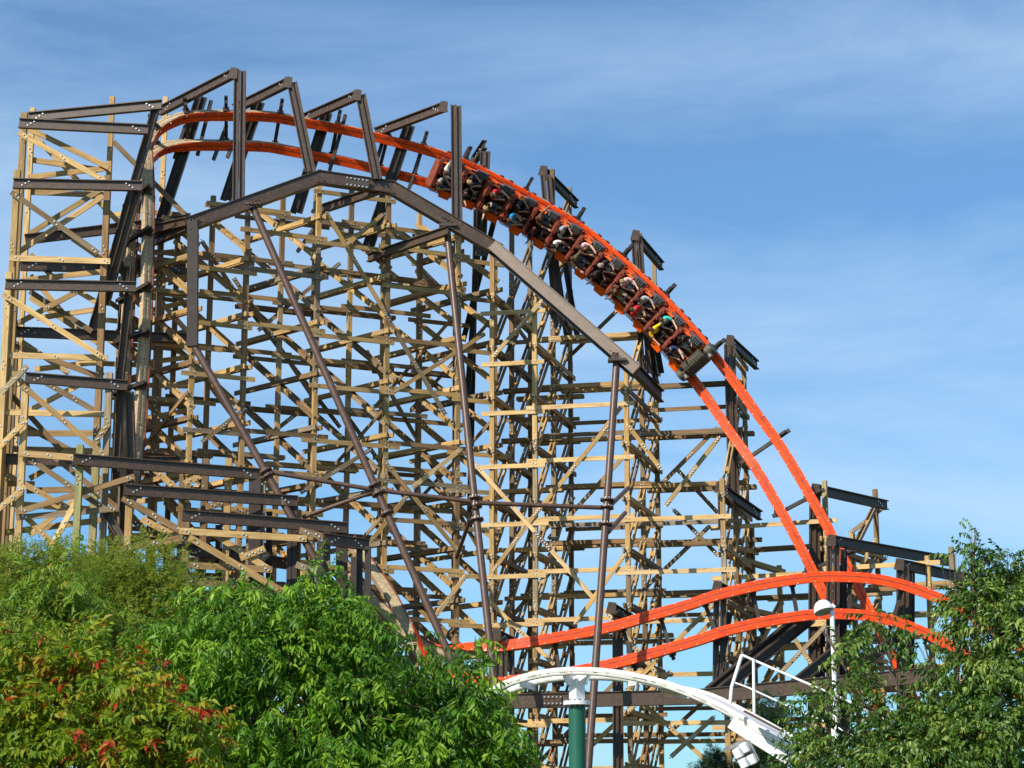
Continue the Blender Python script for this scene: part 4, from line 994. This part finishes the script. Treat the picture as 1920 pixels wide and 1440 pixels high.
# column head
cp = P(1082, 1322, 64.6); cb = Vector((cp.x, cp.y, 0)); m = MB(); m.tube([cb, cp], .26, 32); m.build('green_column', GREEN, WT, smooth='auto')
m = MB(); m.tube([cp, cp+UP*.05], .42, 32); m.tube([cp+UP*.055, cp+UP*.115], .42, 32); m.build('column_flange', WHITES, WT, smooth='auto')
Bw = MB()
for k in range(14):
    a_ = k*2*math.pi/14; q = cp+Vector((math.cos(a_)*.36, math.sin(a_)*.36, .115)); Bw.tube([q, q+UP*.05], .03, 6); q = cp+Vector((math.cos(a_)*.36, math.sin(a_)*.36, -.05)); Bw.tube([q, q+UP*.05], .028, 6)
Bw.build('flange_bolts', plain('flange_bolt', (.12, .12, .11), .5), WT, kind='stuff')
m = MB(); top = P(1082, 1272, 64.6); hh = (top-cp).z; m.box(-.17, .17, -.17, .17, .11, hh); m.build('column_head', WHITES, WT, Matrix.Translation(cp) @ Matrix.Rotation(R(38), 4, 'Z'))
m = MB(); m.prism([(-.62, hh+.18), (.58, hh+.18), (.36, hh-.18), (-.36, hh-.22)], -.04, .04, axis='y'); m.build('saddle_plate', WHITES, WT, Matrix.Translation(cp) @ Matrix.Rotation(R(38), 4, 'Z'))
m = MB(); m.prism([(-.5, hh+.15), (.6, hh+.15), (.3, hh-.2), (-.2, hh-.2)], -.04, .04, axis='y'); m.build('saddle_plate', WHITES, WT, Matrix.Translation(cp) @ Matrix.Rotation(R(-52), 4, 'Z'))
for (x1, y1, Y1, x2, y2, Y2) in [(974, 1280, 64.9, 1000, 1288, 66.2), (1200, 1277, 63.4, 1180, 1280, 65.1), (1290, 1302, 62.9, 1270, 1300, 64.6), (930, 1296, 65.3, 945, 1305, 66.7)]:
    m = MB(); a = P(x1, y1, Y1); b = P(x2, y2, Y2); m.box(-.1, (b-a).length+.1, -.035, .035, -.11, .11); m.build('cross_tie', WHITES, WT, frame_from(a, b, UP))
# motor / brake housing hanging below
m = MB(); q = P(1392, 1408, 62.0); MM = Matrix.Translation(q) @ Matrix.Rotation(R(-25), 4, 'Y') @ Matrix.Rotation(R(25), 4, 'Z')
for k, (x, z) in enumerate(((-.30, .0), (-.02, .05), (-.27, -.33), (.03, -.34))):
    m = MB(); m.tube([(x, -.2, z+.15), (x, -.2, z+.12), (x, -.2, z-.12), (x, -.2, z-.15)], [.09, .14, .14, .09], 8); m.build('motor_housing', WHITES, WT, MM, smooth='auto')
m = MB(); m.box(-.40, .15, -.1, .3, .18, .30); m.box(.12, .30, -.15, .25, -.45, .2); m.build('motor_bracket', plain('grey_bracket_steel', (.3, .3, .29), .5), WT, MM)  # even mid-grey, darker than the white housings
m = MB(); a = P(1372, 1352, 62.2); b = P(1480, 1420, 61.8); m.box(0, (b-a).length, -.06, .06, -.22, .1); m.build('side_plate', WHITES, WT, frame_from(a, b, UP))
m = MB(); m.tube([P(1374, 1395, 61.9), P(1371, 1420, 61.9), P(1376, 1440, 61.9), P(1382, 1470, 61.9)], .012, 6); m.build('cable', plain('cable_brown', (.12, .09, .07), .6), WT)
# catwalk beside the track, with handrail
CW = empty('catwalk_railing', 'white handrail of slanted posts and two rails above the falling white track', 'railing', P(1410, 1330, 61.5))
def rod(root, pts, r, name, mat=WHITES): m = MB(); m.tube([P(*p) for p in pts], r, 10); return m.build(name, mat, root, smooth='auto')
rod(CW, [(1369, 1320, 61.6), (1372, 1288, 61.6), (1391, 1228, 61.6)], .052, 'rail_post'); rod(CW, [(1414, 1338, 61.4), (1413, 1236, 61.4)], .045, 'rail_post'); rod(CW, [(1562, 1400, 60.6), (1561, 1300, 60.6)], .045, 'rail_post')
rod(CW, [(1391, 1228, 61.6), (1480, 1267, 61.1), (1580, 1310, 60.6), (1720, 1378, 59.8)], .036, 'top_rail'); rod(CW, [(1377, 1280, 61.6), (1400, 1288, 61.5), (1480, 1325, 61.1), (1562, 1360, 60.6), (1700, 1430, 59.8)], .026, 'middle_rail')
m = MB(); a = P(1397, 1334, 61.3); b = P(1468, 1372, 61.0); m.box(0, (b-a).length, -.25, .25, -.03, .03); m.build('walk_plate', plain('walk_plate_brown', (.09, .06, .045), .8), CW, frame_from(a, b, UP))
# street lamp
LP = empty('street_lamp', 'white dome lamp on a slim white pole in front of the crossing orange rails', 'street lamp', Vector((P(1562, 1200, 52).x, 52, 0)))
b = P(1556, 1140, 52); base = Vector((P(1562, 1200, 52).x, 52, 0)); m = MB(); m.tube([base, Vector((base.x, 52, b.z-.05))], .058, 14); m.build('lamp_pole', WHITES, LP, smooth='auto')
m = MB(); rr_ = [(0, .36), (.08, .355), (.16, .33), (.23, .27), (.28, .17), (.30, .05)]; vs = []; n_ = 28
prof = [(.245, -.02), (.25, .0), (.24, .07), (.215, .15), (.17, .22), (.11, .265), (.0, .28)]
for (r_, z_) in prof[:-1]: vs += [(r_*math.cos(2*math.pi*k/n_), r_*math.sin(2*math.pi*k/n_), z_) for k in range(n_)]
vs.append((0, 0, .28)); fs = [(i*n_+k, i*n_+(k+1) % n_, (i+1)*n_+(k+1) % n_, (i+1)*n_+k) for i in range(5) for k in range(n_)]+[(5*n_+k, 5*n_+(k+1) % n_, 6*n_) for k in range(n_)]
m.add(vs, fs); HM = Matrix.Translation(P(1545, 1146, 52)) @ Matrix.Rotation(R(-12), 4, 'Y') @ Matrix.Rotation(R(-17), 4, 'X'); m.build('lamp_shade', WHITES, LP, HM, smooth='auto')
m = MB(); m.tube([(0, 0, -.035), (0, 0, -.022), (0, 0, -.01)], [.16, .225, .238], 28); m.build('lamp_lens', plain('lamp_lens_grey', (.28, .26, .23), .35, .5, 0, .3, 20), LP, HM, smooth='auto')
m = MB(); m.tube([(.22, 0, .12), (.27, 0, .02)], .06, 10); m.build('lamp_arm', WHITES, LP, HM, smooth='auto')
print('white ok')

# ------------------------------------------------------------ foliage
def leafmat(name, cols, trans=.35, rough=.42, spec=.45):
    m = bpy.data.materials.new(name); m.use_nodes = True; t = m.node_tree; b = t.nodes['Principled BSDF']
    at = N(t, 'ShaderNodeAttribute', attribute_name='tone'); cr = N(t, 'ShaderNodeValToRGB'); el = cr.color_ramp.elements
    el[0].position = cols[0][0]; el[0].color = cols[0][1]+(1,); el[1].position = cols[-1][0]; el[1].color = cols[-1][1]+(1,)
    for p_, c_ in cols[1:-1]: e_ = el.new(p_); e_.color = c_+(1,)
    L(t, at.outputs['Fac'], cr.inputs[0]); L(t, cr.outputs[0], b.inputs['Base Color'])
    b.inputs['Roughness'].default_value = rough; b.inputs['Specular IOR Level'].default_value = spec
    tr = N(t, 'ShaderNodeBsdfTranslucent'); mx = N(t, 'ShaderNodeMixShader'); mx.inputs[0].default_value = trans
    br = N(t, 'ShaderNodeMixRGB', blend_type='MULTIPLY'); br.inputs[0].default_value = 1; br.inputs[2].default_value = (1.5, 1.5, .7, 1); L(t, cr.outputs[0], br.inputs[1]); L(t, br.outputs[0], tr.inputs[0])
    L(t, b.outputs[0], mx.inputs[1]); L(t, tr.outputs[0], mx.inputs[2]); L(t, mx.outputs[0], t.nodes['Material Output'].inputs[0])
    return m
BARK = plain('grey_bark', (.10, .08, .06), .9, .2, 0, .3, 9, .5, 6)
def leaflet(L_, W_, fold=.35, curl=.3):
    """verts, faces; base at 0, along +X, folded on midrib, curls down (-Z)"""
    xs = [0, .28, .62, 1]; ws = [0, 1, .72, 0]; v = []
    z = lambda x: -curl*L_*x*x
    v.append((0, 0, 0))
    for x, w in ((.28, 1), (.62, .74)):
        v += [(x*L_, -w*W_/2, z(x)+fold*w*W_/2), (x*L_, 0, z(x)), (x*L_, w*W_/2, z(x)+fold*w*W_/2)]
    v.append((L_, 0, z(1)))
    f = [(0, 1, 2), (0, 2, 3), (1, 4, 5, 2), (2, 5, 6, 3), (4, 7, 5), (5, 7, 6)]
    return np.array(v), f
def spray(seed, n_leaf, L_, W_, stem, kind):
    """a twig with leaflets: returns verts (n,3), faces, tone per vertex"""
    r = random.Random(seed); V = []; F = []; T = []
    def add(v, f, M, tone):
        b = sum(len(x) for x in V); vv = np.array([tuple(M @ Vector(p)) for p in v]); V.append(vv); F.extend([tuple(i+b for i in q) for q in f]); T.extend([tone]*len(vv))
    for i in range(n_leaf):
        f = (i+1)/n_leaf; sgn = 1 if i % 2 else -1
        ls = L_*r.uniform(.75, 1.15); v, fc = leaflet(ls, W_*r.uniform(.8, 1.15), r.uniform(.2, .6), r.uniform(.15, .5) if kind != 'curl' else r.uniform(.5, .95))
        if i == n_leaf-1: yaw = 0
        else: yaw = sgn*R(r.uniform(35, 70))
        if kind == 'bush': yaw = r.uniform(-2.6, 2.6)
        x = stem*f; dz = -.25*stem*f*f
        M = Matrix.Translation((x, 0, dz)) @ Matrix.Rotation(yaw, 4, 'Z') @ Matrix.Rotation(R(r.uniform(5, 50)) if kind != 'bush' else r.uniform(-.9, .9), 4, 'Y') @ Matrix.Rotation(r.uniform(-.7, .7), 4, 'X')
        add(v, fc, M, r.uniform(-.14, .14))
    w = L_*.03
    sv = [(0, -w, 0), (0, w, 0), (0, 0, w*1.6), (stem, -w*.4, -.25*stem), (stem, w*.4, -.25*stem), (stem, 0, w-.25*stem)]
    add(sv, [(0, 1, 4, 3), (1, 2, 5, 4), (2, 0, 3, 5)], Matrix.Identity(4), -.05)
    return np.vstack(V), F, np.array(T)
def rotmats(n, dirs, rs):
    x = dirs/np.linalg.norm(dirs, axis=1)[:, None]; up = np.tile([0, 0, 1.], (n, 1))+rs.normal(0, .35, (n, 3))
    y = np.cross(up, x); y /= np.linalg.norm(y, axis=1)[:, None]+1e-9; z = np.cross(x, y)
    return np.stack([x, y, z], axis=2)
def tree(name, label, cat, blobs, base, kind, mat, nspray, L_, W_, stem, n_leaf=8, scale=(.8, 1.25), droop=.55, seed=1, group=None, tonef=None, nobj=280, trunk_r=.12, limb=True, lum=.5, vary=.25, shell=.55, clump=12, csize=.13):
    """blobs: (px, py, Y, rx, ry, rz) in metres"""
    rs = np.random.RandomState(seed); r = random.Random(seed)
    root = empty(name, label, cat, base, group); bl = [(P(a, b, c), Vector((rx, ry, rz))) for a, b, c, rx, ry, rz in [q[:6] for q in blobs]]
    w = np.array([(x.x*x.y+x.x*x.z)*(q[6] if len(q) > 6 else 1) for (_, x), q in zip(bl, blobs)]); w = w/w.sum(); which = rs.choice(len(bl), nspray, p=w)
    cen = np.array([tuple(b[0]) for b in bl]); rad = np.array([tuple(b[1]) for b in bl])
    # foliage gathers in clumps, each hung on its own twig
    ncl = max(nspray//clump, 8); cw = rs.choice(len(bl), ncl, p=w)
    cdir = rs.normal(size=(ncl, 3)); cdir /= np.linalg.norm(cdir, axis=1)[:, None]
    cr_ = rs.uniform(shell**2, 1, ncl)**.5*rs.uniform(.75, 1.22, ncl)
    cc = cen[cw]+cdir*cr_[:, None]*rad[cw]
    ci = rs.randint(0, ncl, nspray); which = cw[ci]
    loc = rs.normal(size=(nspray, 3))*np.array([1, 1, .8])*csize
    pos = cc[ci]+loc; d = cdir[ci]*.7+loc/(np.linalg.norm(loc, axis=1)[:, None]+1e-6)*.7
    dirs = d*np.array([1, 1, .6])+rs.normal(0, .45, (nspray, 3)); dirs[:, 2] -= droop
    Rm = rotmats(nspray, dirs, rs); sc = rs.uniform(scale[0], scale[1], nspray)
    tone = lum+rs.uniform(-vary, vary, nspray)*.6+rs.uniform(-vary, vary, ncl)[ci]*.55
    if tonef is not None: tone = tonef(pos, tone, rs)
    temps = [spray(seed*10+k, n_leaf, L_, W_, stem, kind) for k in range(5)]
    # nearest / most visible ones become single objects
    vis = pos[:, 1]-.6*(pos[:, 2]); order = np.argsort(vis); single = set(order[:min(nobj, nspray)].tolist()) if nobj else set()
    tm = []
    qt = [.25, .45, .6, .8]
    for k, (V, F, T) in enumerate(temps):
        row = []
        for q in range(4):
            me = bpy.data.meshes.new('leaf_spray'); me.from_pydata(V.tolist(), [], F); me.materials.append(mat); a = me.attributes.new('tone', 'FLOAT', 'POINT')
            a.data.foreach_set('value', (T+0).astype(np.float32)); row.append((me, q))
        tm.append(row)
    cache = {}
    o = worldm(root).translation; ot = np.array(tuple(o)); AV = []; AF = []; AT = []; off = 0; tk = rs.randint(0, 5, nspray)
    for i in range(nspray):
        V, F, T = temps[tk[i]]
        if i in single:
            tq_ = round(float(tone[i])*8)/8; key = (int(tk[i]), tq_)
            if key not in cache:
                me = tm[tk[i]][0][0].copy(); me.name = 'leaf_spray'; me.attributes['tone'].data.foreach_set('value', (T+tq_).astype(np.float32)); cache[key] = me
            M = Matrix(Rm[i].tolist()).to_4x4() @ Matrix.Diagonal((sc[i],)*3+(1,)); M.translation = Vector(pos[i]); obj('leaf_spray', cache[key], root, M)
        else:
            v = (V*sc[i]) @ Rm[i].T+pos[i]-ot; AV.append(v); AF.append([tuple(k+off for k in f) for f in F]); AT.append(T+tone[i]); off += len(v)
    if AV:
        AV = np.vstack(AV); AF = [f for q in AF for f in q]; me = bpy.data.meshes.new('foliage')
        lt = np.array([len(f) for f in AF], dtype=np.int32); ls = np.zeros(len(lt), dtype=np.int32); ls[1:] = np.cumsum(lt)[:-1]; lv = np.fromiter((i for f in AF for i in f), dtype=np.int32)
        me.vertices.add(len(AV)); me.vertices.foreach_set('co', AV.astype(np.float32).ravel()); me.loops.add(len(lv)); me.loops.foreach_set('vertex_index', lv)
        me.polygons.add(len(lt)); me.polygons.foreach_set('loop_start', ls); me.polygons.foreach_set('loop_total', lt); me.update(calc_edges=True)
        a = me.attributes.new('tone', 'FLOAT', 'POINT'); a.data.foreach_set('value', np.concatenate(AT).astype(np.float32)); me.materials.append(mat)
        obj('foliage', me, root, Matrix.Translation(o), kind='stuff')
    # trunk and limbs
    if limb:
        c0 = Vector(cen.mean(axis=0)); b0 = Vector(base); fork = Vector((b0.x*.7+c0.x*.3, b0.y*.7+c0.y*.3, max(.8, c0.z*.45)))
        m = MB(); m.tube([b0-o, b0.lerp(fork, .5)+Vector((.05, .03, 0))-o, fork-o], [trunk_r*1.25, trunk_r, trunk_r*.8], 10); m.build('trunk', BARK, root, Matrix.Translation(o), smooth='auto')
        for ctr, rd in bl:
            m = MB(); mid_ = fork.lerp(ctr, .5)+Vector((r.uniform(-.15, .15), r.uniform(-.1, .1), .15)); top_ = ctr+Vector((0, 0, rd.z*.55))
            m.tube([fork-o, mid_-o, ctr-o, top_-o], [trunk_r*.42, trunk_r*.26, trunk_r*.13, trunk_r*.04], 7)
            for q in range(9):
                dd = Vector((r.gauss(0, 1), r.gauss(0, 1), r.gauss(.3, .8))).normalized(); e_ = ctr+Vector((dd.x*rd.x, dd.y*rd.y, dd.z*rd.z))*.88; s_ = mid_.lerp(top_, r.uniform(.2, .9))
                m.tube([s_-o, s_.lerp(e_, .5)+Vector((0, 0, .04))-o, e_-o], [trunk_r*.10, trunk_r*.06, trunk_r*.02], 5)
            m.build('limb', BARK, root, Matrix.Translation(o), smooth='auto')
    return root
def gp(px, Y): q = P(px, 900, Y); return Vector((q.x, q.y, 0))
ASH = leafmat('ash_leaf', [(0, (.030, .090, .005)), (.5, (.085, .21, .011)), (1, (.26, .41, .03))], .32, .45, .28)
OLIVE = leafmat('fine_grey_green_leaf', [(0, (.15, .20, .03)), (.5, (.22, .28, .045)), (1, (.33, .36, .09))], .5, .6, .25)
MIDG = leafmat('sumac_leaf', [(0, (.07, .12, .012)), (.5, (.15, .25, .022)), (.85, (.24, .33, .04)), (1, (.35, .20, .02))], .35, .5, .25)
AUT = leafmat('autumn_leaf', [(0, (.05, .10, .006)), (.4, (.13, .22, .010)), (.66, (.28, .32, .016)), (.78, (.34, .17, .02)), (.88, (.40, .05, .012)), (1, (.36, .018, .012))], .35, .5, .25)
RIGHT = leafmat('crab_apple_leaf', [(0, (.022, .060, .006)), (.5, (.070, .145, .014)), (1, (.22, .30, .05))], .25, .42, .4)
PINE = leafmat('pine_needle', [(0, (.012, .035, .012)), (1, (.04, .085, .025))], .1, .6, .3)
# fine grey-green tree behind
tree('willowy_tree', 'tall fine-leaved grey-green tree behind the left bushes, touching the timber tower', 'tree',
     [(40, 1110, 56, 1.5, 1.3, 1.25), (130, 1105, 57, 1.4, 1.3, 1.15), (200, 1120, 56, 1.6, 1.3, 1.4), (275, 1115, 56, 1.3, 1.2, 1.3), (335, 1150, 56, .8, 1, 1.2), (20, 1230, 55, 1.6, 1.2, 1.5), (180, 1240, 56, 2.0, 1.2, 1.2), (380, 1190, 57, .9, .9, 1.2), (480, 1160, 58, 1.1, .9, .8)],
     gp(190, 57), 'bush', OLIVE, 12000, .085, .030, .34, 14, droop=-.25, seed=2, nobj=200, trunk_r=.16, shell=.15, vary=.4, clump=20, csize=.2)
tree('sumac_tree', 'mid-green tree with drooping narrow leaflets at the left, in front of the fine-leaved tree', 'tree',
     [(130, 1095, 31, .50, .5, .28), (60, 1150, 31, .62, .5, .40), (150, 1170, 31, .62, .5, .42), (215, 1190, 30.5, .5, .5, .4), (30, 1220, 30.5, .7, .5, .5), (140, 1260, 30, .9, .6, .6), (10, 1330, 30, .8, .6, .8)],
     gp(110, 31), 'pin', MIDG, 1100, .135, .036, .34, 11, droop=.5, seed=3, nobj=260, trunk_r=.07, shell=.25, vary=.4, clump=9, csize=.13)
tree('ash_tree', 'large bright green ash tree filling the bottom centre, glossy drooping leaves', 'tree',
     [(420, 1200, 30, .95, .8, .85), (400, 1125, 30, .42, .4, .36), (455, 1125, 30.3, .40, .4, .33), (590, 1110, 30.3, .42, .4, .44), (560, 1200, 30, 1.0, .8, .85), (635, 1165, 30.5, .42, .4, .40), (700, 1265, 30, .90, .8, .66), (790, 1300, 30, .74, .7, .66), (735, 1200, 30.8, .28, .3, .26), (850, 1345, 30, .70, .7, .66), (893, 1330, 30, .36, .4, .36),
      (890, 1415, 29.8, .58, .6, .5), (370, 1290, 29.6, .80, .7, .85), (500, 1330, 29.4, 1.1, .8, 1.0), (660, 1370, 29.4, 1.2, .8, 1.0), (820, 1430, 29.4, 1.1, .8, .8), (400, 1430, 29.2, 1.1, .8, .9), (580, 1480, 29.2, 1.2, .8, .9), (855, 1225, 30.6, .34, .3, .24), (500, 1110, 30.8, .3, .3, .22)],
     gp(620, 30.5), 'pin', ASH, 5900, .135, .042, .32, 8, scale=(.6, 1.3), droop=.8, seed=4, nobj=300, trunk_r=.13, shell=.45, vary=.55, clump=13, csize=.12)
def autumn(pos, tone, rs):
    zone = (np.sin(pos[:, 0]*5.1+pos[:, 2]*3.3)+np.sin(pos[:, 2]*7.7-pos[:, 0]*2.9)); t = tone*.95+.02
    red = (zone > .75) & (rs.uniform(0, 1, len(t)) < .24); t[red] = rs.uniform(.68, .98, red.sum()); return t
tree('autumn_dogwood', 'bottom-left bush turning autumn, scattered red and orange leaves among green', 'bush',
     [(60, 1245, 21.5, .55, .5, .36), (160, 1275, 21.5, .55, .5, .42), (20, 1330, 21.3, .6, .5, .5), (130, 1360, 21, .7, .5, .5), (250, 1340, 21.2, .55, .5, .42), (330, 1385, 21, .5, .4, .34), (230, 1430, 20.8, .75, .5, .42), (60, 1450, 20.8, .8, .5, .5), (400, 1440, 21, .42, .4, .25), (240, 1280, 21.8, .4, .4, .3)],
     gp(170, 21.5), 'pin', AUT, 2500, .105, .042, .15, 6, scale=(.7, 1.15), droop=.3, seed=5, nobj=300, trunk_r=.06, tonef=autumn, shell=.3, vary=.36, clump=9, csize=.09)
def rtone(pos, tone, rs): return tone
tree('crab_apple_tree', 'dark leafy tree at the right edge with small curled leaves hiding the rails', 'tree',
     [(1828, 1005, 26, .09, .1, .16, 1.6), (1845, 1045, 26, .22, .3, .22), (1890, 1075, 26, .40, .4, .36), (1915, 1110, 26, .45, .5, .5), (1822, 1120, 26.3, .22, .4, .22, .7), (1790, 1042, 26.6, .22, .15, .05, .8), (1850, 1180, 26, .42, .5, .38), (1910, 1230, 25.6, .6, .6, .6), (1730, 1195, 26.4, .30, .3, .10, .45), (1650, 1165, 26.8, .26, .2, .06, .5), (1670, 1240, 26.4, .40, .4, .20, .28), (1790, 1270, 26, .50, .5, .36, .7),
      (1545, 1185, 27, .14, .15, .05, .6), (1585, 1215, 26.8, .22, .2, .10, .6), (1590, 1290, 26.4, .34, .4, .20, .35), (1690, 1345, 26, .60, .6, .30, .7), (1535, 1330, 26.2, .22, .3, .12, .6), (1560, 1400, 26, .46, .5, .20, .9), (1500, 1425, 26, .40, .5, .14, .9), (1800, 1390, 25.5, .95, .7, .62), (1690, 1430, 25.5, .9, .7, .45), (1880, 1350, 25.3, .8, .7, .8), (1500, 1345, 26.4, .14, .2, .08, .5), (1560, 1450, 25.8, .6, .5, .2, 1), (1885, 1160, 25.8, .4, .5, .4)],
     gp(1780, 26), 'curl', RIGHT, 3300, .085, .038, .24, 8, scale=(.7, 1.2), droop=.0, seed=6, nobj=300, trunk_r=.065, shell=.1, vary=.6, clump=11, csize=.095)
tree('pine_tree', 'small dark pine top behind the white handrail', 'tree', [(1442, 1320, 67, .38, .4, .55), (1452, 1360, 67, .5, .5, .4), (1440, 1420, 67, .8, .7, .8)], gp(1445, 67), 'bush', PINE, 900, .16, .012, .16, 22, droop=-.9, seed=7, nobj=0, trunk_r=.07, shell=.1, group=None)
tree('pine_tree', 'dark pine top at the bottom edge left of the white motor', 'tree', [(1342, 1425, 67, .35, .4, .45), (1345, 1460, 67, .6, .5, .5), (1315, 1470, 67, .6, .5, .45)], gp(1340, 67), 'bush', PINE, 700, .16, .012, .16, 22, droop=-.9, seed=8, nobj=0, trunk_r=.07, shell=.1)
for o_ in bpy.data.objects:
    if '_m' in o_: del o_['_m']
print('objects', len(bpy.data.objects))
